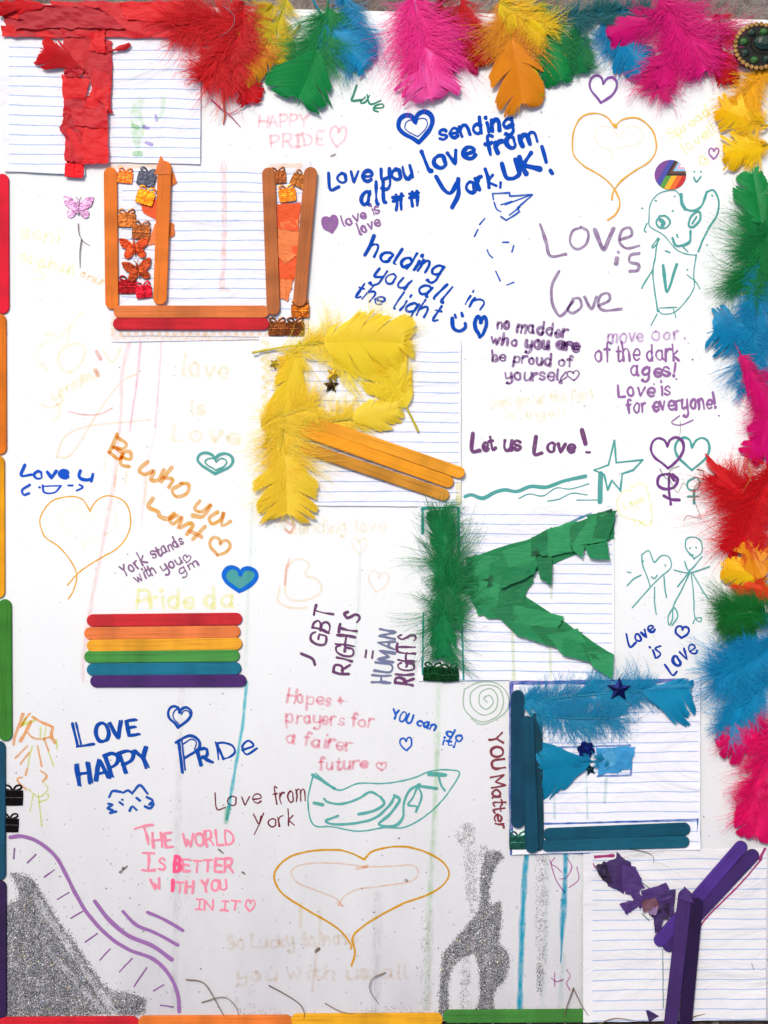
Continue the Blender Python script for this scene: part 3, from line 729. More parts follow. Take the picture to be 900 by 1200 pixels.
s = ink(); s.stroke([(12, 981), (26, 980), (44, 986), (64, 1002), (76, 1022), (90, 1050), (104, 1072), (126, 1096), (150, 1112), (180, 1124), (198, 1142), (208, 1164), (210, 1185)], 4.4, vary=.1)
s.stroke([(111, 1056), (128, 1078), (150, 1096), (178, 1108), (201, 1124)], 5, vary=.1); s.stroke([(144, 1068), (160, 1084), (180, 1092), (208, 1107)], 4, vary=.1); s.stroke([(173, 1069), (192, 1077), (214, 1090)], 4, vary=.1)
B(s, DRW, "thick purple curved bands over the glitter patch", (160, 110, 172), .86, .3)
s = ink()
for a, b in (((17, 994), (16, 1006)), ((42, 1001), (32, 1011)), ((64, 1019), (52, 1028)), ((81, 1046), (67, 1054)), ((97, 1068), (83, 1076)), ((114, 1094), (100, 1104)), ((129, 1112), (117, 1125)), ((155, 1123), (140, 1139)), ((172, 1134), (157, 1156)), ((192, 1154), (180, 1161)), ((188, 1178), (203, 1180))): s.stroke([a, b], 1.7)
B(s, DRW, "short purple dashes beside the purple curve", (140, 92, 150), .9)
s = ink()
for P, w in (([(27, 837), (18, 862), (16, 872)], 3.6), ([(36, 846), (30, 858), (24, 868)], 4), ([(35, 836), (30, 842), (24, 852)], 2.6), ([(38, 840), (48, 846), (60, 851)], 3), ([(62, 852), (60, 862), (64, 870)], 3.4), ([(32, 858), (38, 864), (48, 866), (58, 864)], 2), ([(32, 874), (24, 882), (18, 888)], 2.2), ([(34, 882), (24, 895)], 2.2), ([(44, 874), (49, 898)], 2.2), ([(52, 866), (57, 880)], 2.2), ([(32, 900), (30, 908)], 2.4), ([(26, 911), (21, 912), (22, 917), (31, 925)], 2), ([(47, 903), (55, 909), (50, 916)], 2)):
    s.stroke(P, w)
B(s, DRW, "orange felt-tip figure with rays by the left edge", (255, 160, 60), .78, .5)
s = ink()
for P, w in (([(30, 842), (26, 850), (34, 846), (40, 844)], 3), ([(38, 874), (34, 888), (33, 898)], 1.8), ([(48, 852), (47, 864)], 1.8), ([(54, 852), (51, 868)], 1.6), ([(66, 866), (67, 878)], 1.8), ([(57, 882), (63, 898)], 1.6), ([(33, 925), (46, 934), (56, 925), (52, 918)], 1.6), ([(39, 931), (35, 951)], 1.6), ([(45, 930), (49, 968)], 1.6), ([(46, 940), (56, 936), (56, 930)], 1.6)):
    s.stroke(P, w)
B(s, DRW, "yellow green strokes over the orange figure", (222, 234, 92), .75, .5)
s = ink(); s.stroke([(571, 823), (567, 818), (574, 815), (578, 823), (570, 831), (562, 825), (563, 812), (575, 807), (583, 817), (580, 832), (566, 838), (553, 828), (552, 812), (566, 803), (584, 806), (590, 822), (584, 838), (566, 846), (550, 838), (543, 826), (544, 808)], 1.4); s.stroke([(544, 808), (560, 800), (580, 800), (594, 812), (596, 828), (586, 840), (566, 849), (552, 842)], 1.4)
B(s, DRW, "thin greenish spiral beside the E", (170, 196, 170), .85)
s = ink()
for P in ([(644, 1008), (652, 1032), (662, 1046)], [(650, 1005), (646, 1012), (652, 1016), (658, 1022)], [(665, 1006), (670, 1016), (664, 1028), (656, 1030)], [(676, 1016), (678, 1030), (667, 1040)], [(646, 1146), (652, 1150), (660, 1148)], [(650, 1140), (650, 1156)], [(664, 1136), (668, 1144), (664, 1152), (668, 1160)]): s.stroke(P, 1.4)
B(s, DRW, "thin magenta squiggles under the E", (190, 100, 170), .8, .5)
# runs of diluted colour down the board
DR = 0.72
def drip(P, w, col, st, label, taper=0):
    s = ink(); s.stroke(P, w, vary=.2, wob=.5, taper=taper); B(s, "paint_drip", label, col, st * DR, .6, 1.0)
drip([(152, 398), (143, 440), (142, 480), (134, 560), (120, 640), (108, 700), (98, 770), (98, 798)], 6, (252, 200, 200), .8, "long pale pink run down the left")
drip([(165, 400), (160, 450), (152, 505)], 3.5, (246, 160, 176), .85, "short pink run below the U")
drip([(190, 388), (186, 450), (182, 500)], 3, (248, 190, 200), .85, "thin pink run below the U")
drip([(183, 500), (170, 560), (166, 615)], 5, (252, 214, 214), .55, "faint pink run ending in a drop beside Be who")
drip([(139, 540), (134, 570)], 4, (246, 196, 90), .5, "short orange run under Be")
drip([(124, 524), (122, 556)], 4, (246, 196, 90), .35, "faint orange run under the letter B")
drip([(150, 545), (147, 566)], 4, (246, 196, 90), .5, "orange run under the letter e")
drip([(172, 560), (169, 590)], 4, (246, 196, 90), .5, "orange run under who")
drip([(298, 560), (295, 610), (291, 700), (288, 780)], 5, (208, 232, 216), .6, "pale green run past the small filled heart")
drip([(289, 800), (284, 850), (274, 910), (266, 960)], 5, (74, 200, 214), 1.25, "bright turquoise run under the stick flag")
drip([(267, 948), (265, 962)], 8, (110, 200, 160), 1.0, "green drop at the end of the turquoise run")
drip([(423, 640), (420, 700), (416, 768)], 5, (206, 226, 214), .5, "pale green run through RIGHTS")
drip([(515, 800), (512, 850), (510, 950), (503, 1060), (498, 1180)], 9, (200, 232, 190), .5, "long pale green run left of the E")
drip([(514, 860), (508, 960), (504, 1050)], 6, (176, 226, 164), .45, "stronger middle of the long green run")
drip([(617, 1000), (614, 1040), (611, 1110), (609, 1185)], 8.5, (50, 186, 216), 1.3, "broad turquoise run under the E sheet")
drip([(663, 998), (661, 1050), (657, 1128)], 8, (40, 176, 208), 1.3, "second turquoise run under the E sheet", .8)
drip([(640, 1000), (640, 1060), (636, 1185)], 9, (206, 226, 222), .5, "grey green run between the turquoise ones")
drip([(684, 1002), (683, 1060), (682, 1190)], 8, (206, 232, 222), .45, "pale run beside the Y sheet")
drip([(660, 1120), (656, 1190)], 7, (190, 226, 216), .6, "pale end of the second turquoise run")
drip([(375, 1066), (374, 1110)], 5, (232, 214, 160), .5, "faint beige run under the mustard heart")
drip([(353, 1060), (352, 1085)], 5, (240, 214, 120), .6, "short yellow run under the mustard heart")
drip([(371, 1110), (366, 1160)], 4, (220, 180, 130), .5, "brown speckled run at the bottom")
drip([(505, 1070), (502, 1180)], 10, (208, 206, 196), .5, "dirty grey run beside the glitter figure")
drip([(443, 1050), (440, 1190)], 14, (206, 204, 206), .4, "wide grey moist streak inside the heart")
drip([(213, 800), (210, 900), (204, 1180)], 10, (214, 212, 216), .4, "faint grey moist streak below the flag")
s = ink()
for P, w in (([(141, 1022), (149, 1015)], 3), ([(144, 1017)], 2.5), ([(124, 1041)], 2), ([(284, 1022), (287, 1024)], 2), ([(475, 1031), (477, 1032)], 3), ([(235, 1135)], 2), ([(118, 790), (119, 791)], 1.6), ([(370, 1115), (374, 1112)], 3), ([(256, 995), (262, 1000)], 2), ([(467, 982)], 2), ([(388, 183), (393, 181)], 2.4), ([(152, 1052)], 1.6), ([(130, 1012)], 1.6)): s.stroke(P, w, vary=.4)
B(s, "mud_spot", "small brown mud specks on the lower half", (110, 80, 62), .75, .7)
# ------------------------------------------------------------------ ruled note-paper sheets glued on the board
def sheet_mat(x0, y0, x1, first, step, tilt, tint=(244, 244, 248), wrinkle=0.85, y1=9999, line=(120, 160, 214)):
    """printed rules: white paper with thin blue lines between x0 and x1, one every step px from first"""
    t = NT("ruled_paper"); uv = t.n("UVMap").outputs[0]; pos = geo_pos(t)
    sep = t.n("SeparateXYZ"); t.l(uv, sep.inputs[0]); u, v = sep.outputs[0], sep.outputs[1]
    wob = t.math('MULTIPLY', t.math('SUBTRACT', t.noise(uv, 0.012, 2, 0.5), 0.5), 5.0)
    vv = t.math('ADD', t.math('MULTIPLY_ADD', u, -tilt, v), wob)
    ph = t.math('DIVIDE', t.math('SUBTRACT', vv, first - x0 * tilt), step)
    fr = t.math('ABSOLUTE', t.math('SUBTRACT', t.math('FRACT', t.math('ADD', ph, 0.5)), 0.5))
    on = t.math('LESS_THAN', fr, 0.62 / step)
    for a, b, op in ((u, x0, 'GREATER_THAN'), (u, x1, 'LESS_THAN'), (ph, -0.3, 'GREATER_THAN'), (v, y1, 'LESS_THAN')):
        on = t.math('MULTIPLY', on, t.math(op, a, b))
    wear = t.math('MULTIPLY_ADD', t.noise(uv, 0.09, 3, 0.7), 0.9, 0.25, clamp=True)
    cl = t.noise(pos, 30, 4, 0.6)
    base = t.mix(t.math('MULTIPLY', cl, 0.8), lin(tint), lin([c - 14 for c in tint]))
    c = t.mix(t.math('MULTIPLY', on, wear), base, lin(line))
    t.l(c, t.b.inputs["Base Color"]); t.b.inputs["Roughness"].default_value = 0.7
    t.b.inputs["Specular IOR Level"].default_value = 0.25
    w = t.noise(t.mapping(pos, (14, 26, 10)), 1.0, 4, 0.55, 1.2)
    t.l(t.bump(t.math('ADD', w, t.math('MULTIPLY', t.noise(pos, 1400, 3, 0.6), 0.03)), wrinkle, 0.004), t.b.inputs["Normal"])
    return t.m
class Sheet:
    def __init__(s, name, label, cor, z, mat, seed, lift=1.4, curl=(0, 0, 0, 0), n=40, group="ruled note-paper sheets glued to the board"):
        s.seed = seed; s.z = z; s.lift = lift; s.cor = cor
        V = []; F = []; U = []
        (ax, ay), (bx, by), (cx, cy), (dx, dy) = cor        # tl, tr, br, bl
        for j in range(n + 1):
            for i in range(n + 1):
                a, b = i / n, j / n
                x = (ax * (1 - a) + bx * a) * (1 - b) + (dx * (1 - a) + cx * a) * b
                y = (ay * (1 - a) + by * a) * (1 - b) + (dy * (1 - a) + cy * a) * b
                if i in (0, n): x += 0.5 * mnoise.noise(Vector((y * .05, seed, 0)))
                if j in (0, n): y += 0.5 * mnoise.noise(Vector((x * .05, seed, 4)))
                z_ = s.h(x, y)
                edge = (max(0, 1 - a * 5) ** 2 * curl[3], max(0, 1 - (1 - a) * 5) ** 2 * curl[1], max(0, 1 - b * 5) ** 2 * curl[0], max(0, 1 - (1 - b) * 5) ** 2 * curl[2])
                z_ += sum(edge) * (0.6 + 0.4 * mnoise.noise(Vector((x * .03, y * .03, seed))))
                V.append((x, y, z_)); U.append((x, y))
        for j in range(n):
            for i in range(n):
                q = j * (n + 1) + i; F.append((q, q + 1, q + n + 2, q + n + 1))
        cxx = sum(p[0] for p in cor) / 4; cyy = sum(p[1] for p in cor) / 4
        s.root = thing(name, label, "note paper", cxx, cyy, z, group)
        mesh_obj("paper", V, F, mat, s.root, uv=U)
    def h(s, x, y):
        return s.z + s.lift * (0.5 + 0.5 * mnoise.noise(Vector((x * .016, y * .016, s.seed * 3.1))))
    def mark(s, I, name, label, col, st=.9, sk=.4, soft=0.0): return I.done(name, label, s.root, col, st, sk, soft)
    def ink(s): return ink(s.h)

SU = Sheet("ruled_sheet", "ruled sheet under the orange stick letter U", [(128, 192), (364, 189), (361, 397), (130, 401)], 1.0, sheet_mat(143, 0, 361, 201, 11.35, .012), 3, .8)
ST = Sheet("ruled_sheet", "ruled sheet with a bare margin left of the red T stem", [(-6, 12), (104, 12), (100, 206), (5, 201)], 1.9, sheet_mat(11, 0, 200, 56, 11.35, .016), 1, 1.6, (0, 0, 2.5, 2))
ST2 = Sheet("ruled_sheet", "ruled sheet with faded green smudges right of the red T stem", [(90, 14), (236, 13), (235, 193), (92, 190)], 2.4, sheet_mat(100, 0, 300, 59, 11.4, .006), 2, 1.2, (0, .8, .6, 0))
SR = Sheet("ruled_sheet", "ruled sheet under the yellow feather letter R", [(304, 395), (540, 398), (540, 594), (306, 592)], 2.0, sheet_mat(317, 0, 538, 411.5, 11.7, .008, y1=592), 5, .8, (0, .8, 0, 0))
SK = Sheet("ruled_sheet", "ruled sheet under the green tissue letter K", [(490, 591), (719, 594), (720, 796), (490, 798)], 1.2, sheet_mat(539, 0, 717, 602, 11.5, .012), 6, .8, (0, .8, .5, 0))
SE = Sheet("ruled_sheet", "ruled sheet under the dark teal stick letter E", [(597, 797), (820, 795), (820, 995), (600, 1001)], 2.6, sheet_mat(636, 0, 818, 812, 11.7, -.01, tint=(236, 236, 240)), 7, 1.0, (0, .8, .6, 0))
SY = Sheet("ruled_sheet", "ruled sheet under the purple letter Y at the bottom corner", [(683, 996), (898, 993), (897, 1194), (683, 1197)], 1.4, sheet_mat(694, 0, 900, 1008, 11.7, -.012, tint=(228, 226, 226), wrinkle=.8), 8, 1.6, (0, 0, 1.2, 1.5))

# marks on the sheets
s = SU.ink()
for x in range(133, 318, 9): s.stroke([(x, 391), (x + 4, 397), (x + 9, 391)], 5)
for y in range(372, 392, 7): s.stroke([(132, y), (136, y + 3), (132, y + 7)], 5)
SU.mark(s, "marker_border", "pale orange zigzag border below the red stick", (253, 222, 180), .5, .6)
s = SU.ink(); s.stroke([(131, 193), (131, 201), (138, 196), (160, 195), (186, 195)], 5); s.stroke([(318, 195), (352, 194)], 5); s.stroke([(360, 250), (360, 300), (359, 392)], 5)
SU.mark(s, "marker_border", "pale orange edge marks round the U", (252, 206, 150), .55, .6)
s = SU.ink(); s.stroke([(262, 190), (263, 240), (262, 300), (260, 336)], 6, vary=.25); s.stroke([(256, 342), (263, 338), (268, 341)], 4)
SU.mark(s, "dye_run", "faint coral stain down the middle of the U sheet", (252, 196, 176), .45, .9)
s = SU.ink(); s.stroke([(171, 297), (176, 330)], 2); s.stroke([(199, 307)], 2)
s = ST2.ink(); s.stroke([(164, 120), (160, 134), (162, 150), (160, 164), (162, 180)], 11, vary=.6, wob=3); s.stroke([(192, 118), (191, 130), (186, 140)], 6, vary=.5)
ST2.mark(s, "dye_smudge", "washed-out pale green smudges on the T sheet", (196, 236, 180), .5, .9)
s = ST2.ink(); s.stroke([(158, 181), (165, 181)], 7); s.stroke([(156, 148), (162, 150)], 5); ST2.mark(s, "dye_smudge", "green spots on the T sheet", (120, 206, 110), .6, .6)
s = ST2.ink(); s.stroke([(169, 149), (174, 151)], 5); s.stroke([(172, 168), (178, 170)], 4); s.stroke([(183, 136), (184, 142)], 3); ST2.mark(s, "dye_smudge", "violet spots on the T sheet", (160, 140, 216), .7, .6)
s = SR.ink()
for k in range(9): s.stroke([(308 + (k % 2) * 3, 400 + k * 11), (315, 404 + k * 11), (309, 409 + k * 11)], 5)
SR.mark(s, "marker_border", "pale yellow scalloped edge of the R sheet", (255, 240, 170), .6, .7)
s = SR.ink(); s.stroke([(537, 568), (537, 590)], 6); SR.mark(s, "marker_border", "pale yellow patch at the R sheet corner", (255, 236, 150), .6, .6)
s = SK.ink(); s.stroke([(495, 596), (510, 594), (534, 594)], 4); s.stroke([(495, 596), (495, 625)], 3); s.stroke([(537, 594), (538, 650)], 2.6); s.stroke([(496, 718), (495, 790)], 2); s.stroke([(541, 722), (543, 796)], 2)
SK.mark(s, "marker_outline", "teal felt-tip outline of the K stem", (40, 160, 150), .85, .4)
s = SK.ink(); s.stroke([(646, 660), (646, 700)], 3); s.stroke([(600, 724), (602, 796)], 4); s.stroke([(644, 745), (645, 796)], 3); s.stroke([(598, 700), (640, 740), (712, 792)], 2)
SK.mark(s, "marker_outline", "pale yellow green run on the K sheet", (206, 226, 160), .6, .6)
s = SK.ink(); s.stroke([(660, 616), (690, 603), (717, 596), (718, 624)], 3); SK.mark(s, "marker_outline", "blue edge above the K arm", (30, 130, 170), .8, .5)
s = SE.ink(); s.stroke([(599, 1000), (598, 900), (599, 800), (700, 799), (815, 797), (818, 826)], 4.6, False); s.stroke([(602, 999), (660, 998), (690, 998)], 3.6)
SE.mark(s, "marker_outline", "dark blue felt-tip outline round the E", (36, 66, 176), .82, .5)
s = SE.ink(); s.stroke([(740, 876), (739, 908), (700, 909)], 2.4, False); s.stroke([(640, 876), (738, 873)], 2.2, False); s.stroke([(636, 965), (818, 960), (819, 992)], 2.4, False); s.stroke([(818, 960), (818, 994)], 4)
SE.mark(s, "marker_outline", "blue inner outline of the E bars", (56, 108, 186), .8, .5)
s = SE.ink(); s.stroke([(648, 910), (650, 960)], 3); s.stroke([(687, 905), (688, 958)], 2.4); s.stroke([(710, 910), (708, 940)], 4); SE.mark(s, "dye_run", "faint green runs below the E middle bar", (176, 214, 204), .55, .9)
s = SY.ink(); s.stroke([(690, 1004), (718, 1002)], 4); s.stroke([(688, 1001), (698, 1017)], 1.6); s.stroke([(896, 994), (890, 1006)], 3.4); s.stroke([(816, 1090), (832, 1070), (866, 1036), (892, 1006)], 1.9); s.stroke([(816, 1090), (810, 1110)], 1.4); s.stroke([(807, 1110), (806, 1192)], 1.6)
SY.mark(s, "marker_outline", "magenta felt-tip outline round the Y", (168, 50, 116), .85, .4)
s = SY.ink(); s.stroke([(776, 1112), (777, 1180)], 1.4); s.stroke([(748, 1030), (760, 1040)], 1.6); s.stroke([(752, 1070), (760, 1078)], 1.6); SY.mark(s, "marker_outline", "thin grey green pen line beside the Y", (130, 160, 150), .8)

# ------------------------------------------------------------------ craft sticks (ice-lolly sticks), each a thing
def stick(x0, y0, x1, y1, w, z, col, label, group, z2=None, worn=.25, h=2.6):
    z2 = z if z2 is None else z2
    L = math.hypot(x1 - x0, y1 - y0); ux, uy = (x1 - x0) / L, (y1 - y0) / L; px_, py_ = -uy, ux; r = w / 2
    out = []
    for k in range(13):
        a = -math.pi / 2 + math.pi * k / 12; out.append((L - r + r * math.cos(a), r * math.sin(a)))
    for k in range(13):
        a = math.pi / 2 + math.pi * k / 12; out.append((r + r * math.cos(a), r * math.sin(a)))
    n = len(out); V = []; F = []
    rj = random.Random(int(x0 * 7 + y0)); bow = rj.uniform(-1.1, 1.1)
    for ins, hz in ((0, 0), (0, h * .70), (.35, h * .93), (1.0, h)):
        for a, b in out:
            k = (r - ins) / r; aa = min(max(a, r), L - r); aa = aa + (a - aa) * k; bb = b * k
            bb2 = bb + bow * math.sin(math.pi * aa / L)
            V.append((x0 + ux * aa + px_ * bb2, y0 + uy * aa + py_ * bb2, z + (z2 - z) * aa / L + hz))
    for k in range(3):
        for i in range(n):
            a = k * n + i; b = k * n + (i + 1) % n; F.append((a, b, b + n, a + n))
    F.append(tuple(range(3 * n, 4 * n))); F.append(tuple(reversed(range(n))))
    o = mesh_obj("craft_stick", V, F, stick_mat(col, math.degrees(math.atan2(-uy, ux)), worn), smooth=False)
    return tag(o, label, "craft stick", group)
gU, gR, gE, gY = "craft sticks forming the letter U", "craft sticks forming the leg of the R", "craft sticks forming the letter E", "craft sticks forming the letter Y"
gF, gL, gB = "craft sticks laid as a six-striped flag", "craft sticks down the left edge of the board", "craft sticks along the bottom edge of the board"
OR = (232, 122, 42); BR = (188, 108, 58)
stick(130, 197, 132, 363, 15.5, 3.0, OR, "orange craft stick, outer left upright of the U", gU, worn=.1)
stick(194, 190, 188, 358, 16, 5.2, OR, "orange craft stick with a pointed tissue top, inner left upright of the U", gU, worn=.1)
stick(315, 197, 321, 370, 15.5, 3.0, BR, "brownish orange craft stick, inner right upright of the U", gU, z2=4.4)
stick(365, 197, 351, 360, 15.5, 5.0, BR, "brownish orange craft stick leaning on the right side of the U", gU)
stick(134, 366, 316, 366, 14.5, 4.2, (222, 122, 62), "orange craft stick lying across the foot of the U above the red one", gU)
stick(133, 380, 316, 380, 14.5, 3.0, (206, 34, 46), "red craft stick across the foot of the U", gU)
stick(364, 494, 544, 556, 14, 7.5, (240, 160, 40), "yellow orange craft stick, upper of the three forming the R's leg", gR, worn=.35, z2=5)
stick(352, 504, 531, 567, 14, 7.2, (240, 156, 30), "yellow orange craft stick, middle of the three forming the R's leg", gR, worn=.35, z2=5)
stick(350, 522, 526, 582, 14, 6.8, (206, 140, 44), "duller ochre craft stick, lowest of the three forming the R's leg", gR, z2=4.5)
TL = (18, 84, 106)
stick(606, 808, 606, 969, 15.5, 6.0, (8, 62, 86), "dark teal craft stick, outer upright of the E", gE)
stick(617, 838, 623, 998, 16, 6.4, (8, 68, 90), "dark teal craft stick lying over the others in the E upright", gE, h=3)
stick(628, 835, 630, 996, 14, 4.0, (10, 60, 76), "dark teal craft stick, hidden inner upright of the E", gE)
stick(636, 977, 808, 970, 15, 4.2, (6, 76, 98), "dark teal craft stick, upper one along the foot of the E", gE)
stick(634, 990, 807, 985, 14, 4.0, (14, 86, 108), "teal craft stick with a paler patch, lower one along the foot of the E", gE)
PP = (74, 44, 122)
stick(768, 1106, 872, 986, 15.5, 4.0, (76, 46, 132), "violet craft stick, upper one of the Y's right arm", gY, z2=4.6)
stick(778, 1112, 886, 996, 15.5, 3.6, (62, 38, 100), "dark violet craft stick, lower one of the Y's right arm", gY)
stick(802, 1040, 783, 1212, 16, 8.2, (64, 40, 98), "purple craft stick, left half of the Y's stem with a pointed top", gY)
stick(815, 1050, 800, 1214, 15, 7.4, (36, 16, 60), "nearly black purple craft stick, right half of the Y's stem", gY)
for i, (xa, xb, y, ya, col, nm) in enumerate(((102, 284, 727, 725, (200, 40, 48), "red"), (99, 282, 742, 740, (234, 126, 66), "orange"), (102, 284, 756.5, 754, (238, 166, 42), "yellow"), (99, 281, 769.5, 768, (72, 148, 66), "green"), (102, 283, 784.5, 783, (22, 112, 138), "teal"), (106, 289, 798, 797.5, (72, 40, 104), "purple"))):
    stick(xa, y, xb, ya, 14.6, 0.4, col, nm + " craft stick in the six-striped flag", gF, worn=.35, h=3)
for x, y0, y1, col, nm in ((3, 204, 368, (224, 24, 50), "red"), (0, 368, 533, (226, 118, 24), "orange"), (-2, 534, 701, (240, 164, 18), "yellow"), (6, 702, 868, (58, 128, 42), "green"), (-1, 868, 1031, (16, 74, 98), "dark teal"), (0, 1031, 1193, (48, 26, 72), "dark purple")):
    stick(x, y0, x + (.5 if nm != "green" else .8), y1, 16, 0.4, col, nm + " craft stick on the left edge of the board", gL, worn=.15, h=3)
for x0, x1, y, col, nm in ((-2, 163, 1199, (206, 30, 44), "red"), (162, 343, 1197.5, (236, 124, 48), "orange"), (341, 519, 1195, (232, 166, 30), "yellow"), (519, 694, 1190.5, (64, 128, 52), "green")):
    stick(x0, y, x1, y - 1, 15.5, 0.4, col, nm + " craft stick on the bottom edge of the board", gB, worn=.2, h=3)

# ------------------------------------------------------------------ tissue paper
def scrap(quad, z, mat, parent, seed, amp=1.0, n=9, torn=1.0, name="tissue_scrap", label=None, crease=1.0):
    """a torn piece of tissue: four corners, ragged edges, crumpled surface"""
    V = []; F = []; rr = random.Random(seed)
    (ax, ay), (bx, by), (cx, cy), (dx, dy) = quad
    for j in range(n + 1):
        for i in range(n + 1):
            a, b = i / n, j / n
            x = (ax * (1 - a) + bx * a) * (1 - b) + (dx * (1 - a) + cx * a) * b
            y = (ay * (1 - a) + by * a) * (1 - b) + (dy * (1 - a) + cy * a) * b
            if i in (0, n) or j in (0, n):
                x += rr.uniform(-torn, torn); y += rr.uniform(-torn, torn)
            p = Vector((x * .06, y * .06, seed * 2.3))
            rid = 1 - abs(mnoise.noise(p)) * 2.2; rid2 = 1 - abs(mnoise.noise(p * 2.3)) * 2
            e = min(a, 1 - a, b, 1 - b)
            V.append((x, y, z + amp * (0.9 * max(0, rid) ** 2 * crease + 0.5 * max(0, rid2)) + (0.5 * amp * mnoise.noise(p * 0.6) if e < .1 else 0)))
    for j in range(n):
        for i in range(n):
            q = j * (n + 1) + i; F.append((q, q + 1, q + n + 2)); F.append((q, q + n + 2, q + n + 1))
    return mesh_obj(name, V, F, mat, parent, smooth=True, label=label)
red1, red2, red3 = tissue_mat((220, 20, 34), .12), tissue_mat((198, 20, 36), .12), tissue_mat((244, 18, 28), .2)
t1 = thing("tissue_strip", "crinkled red tissue bar across the top of the letter T", "tissue paper", 112, 27, 4, "red tissue strips of the letter T")
scrap([(2, 12), (110, 3), (112, 46), (12, 45)], 5.2, red2, t1, 1, 2.2, 14, 1.0)
scrap([(0, 4), (60, 8), (36, 28), (4, 20)], 7, red3, t1, 2, 1.2, 6, 1)
scrap([(2, 32), (40, 32), (74, 47), (4, 44)], 6.2, red3, t1, 3, 1.2, 6, 1)
scrap([(60, 4), (228, 4), (226, 46), (76, 46)], 5.8, red1, t1, 4, 2.4, 16, 1.0)
scrap([(30, 8), (120, 12), (150, 36), (20, 36)], 8.6, tissue_mat((196, 26, 42), .12), t1, 5, 2.4, 14, 1.5)
scrap([(140, 6), (226, 3), (226, 30), (150, 26)], 8.4, red3, t1, 6, 1.6, 8, 1)
t2 = thing("tissue_strip", "layered red tissue stem of the letter T", "tissue paper", 102, 120, 4, "red tissue strips of the letter T")
for k, q in enumerate(([(75, 42), (108, 42), (108, 80), (78, 88)], [(100, 44), (132, 50), (132, 94), (98, 92)], [(73, 88), (106, 94), (100, 124), (76, 124)], [(104, 78), (132, 92), (131, 130), (112, 126)], [(76, 118), (112, 114), (134, 134), (76, 144)],
                       [(110, 104), (131, 104), (130, 132), (100, 128)], [(76, 128), (120, 134), (128, 146), (74, 148)], [(70, 152), (86, 134), (96, 158), (80, 166)], [(78, 148), (128, 146), (129, 193), (94, 194)], [(78, 160), (98, 156), (98, 192), (77, 190)], [(76, 84), (102, 82), (96, 92), (78, 92)], [(108, 42), (124, 38), (126, 65), (107, 62)], [(84, 130), (128, 128), (128, 152), (90, 150)])):
    scrap(q, 5.0 + k * .32, (red1, red2, red3)[k % 3] if k != 1 else tissue_mat((206, 24, 38), .12), t2, 20 + k, 1.8, 9, .9)
# green K
g1, g2, g3 = tissue_mat((28, 142, 84), .15, .6, (16, 78, 46)), tissue_mat((46, 160, 96), .18, .5), tissue_mat((24, 128, 74), .15, .6, (14, 64, 38))
ka = thing("tissue_strip", "green tissue scraps layered into the upper arm of the letter K", "tissue paper", 630, 650, 3, "green tissue strips of the letter K")
arm = [[(546, 652), (574, 655), (572, 676), (548, 690)], [(556, 650), (584, 652), (590, 676), (556, 680)], [(528, 670), (552, 660), (556, 700), (530, 690)], [(574, 660), (612, 646), (616, 672), (570, 690)], [(588, 645), (625, 634), (628, 660), (600, 674)], [(622, 630), (646, 618), (668, 640), (622, 652)], [(628, 640), (664, 618), (668, 646), (634, 652)], [(640, 620), (676, 610), (678, 644), (642, 652)], [(666, 616), (690, 606), (692, 636), (668, 648)], [(686, 604), (717, 596), (716, 600), (700, 636)], [(690, 606), (721, 600), (710, 634), (668, 640)], [(700, 600), (722, 598), (712, 632), (694, 630)], [(684, 640), (710, 634), (714, 656), (690, 654)], [(666, 636), (684, 640), (682, 654), (672, 646)], [(628, 655), (646, 652), (645, 686), (632, 678)], [(590, 666), (630, 656), (626, 672), (586, 690)]]
scrap([(546, 654), (719, 600), (719, 630), (572, 694)], 2.9, g1, ka, 58, .4, 10, .8)
for k, q in enumerate(arm): scrap(q, 3.8 + k * .42, (g1, g2, g3)[k % 3], ka, 60 + k, .55, 7, .7)
kl = thing("tissue_strip", "green tissue scraps layered into the lower leg of the letter K", "tissue paper", 640, 735, 3, "green tissue strips of the letter K")
leg = [[(546, 684), (582, 690), (600, 716), (560, 722)], [(558, 690), (600, 688), (626, 680), (590, 724)], [(586, 676), (630, 664), (612, 706), (590, 712)], [(560, 680), (586, 684), (584, 704), (562, 706)], [(548, 700), (580, 700), (590, 724), (570, 724)], [(572, 712), (606, 702), (640, 716), (606, 744)], [(600, 708), (661, 722), (652, 736), (604, 742)], [(596, 726), (634, 738), (640, 756), (604, 744)], [(620, 732), (682, 740), (668, 760), (640, 756)], [(640, 744), (676, 736), (690, 760), (660, 768)], [(660, 746), (700, 760), (700, 778), (656, 766)], [(680, 752), (719, 766), (716, 780), (690, 776)], [(688, 762), (718, 766), (717, 795), (692, 780)]]
scrap([(548, 684), (606, 692), (719, 768), (716, 792)], 2.9, g1, kl, 88, .4, 10, .8)
scrap([(542, 664), (600, 668), (620, 724), (560, 716)], 3.0, g3, kl, 89, .4, 8, .8)
for k, q in enumerate(leg): scrap(q, 3.9 + k * .42, (g2, g1, g3)[k % 3], kl, 90 + k, .55, 7, .7)
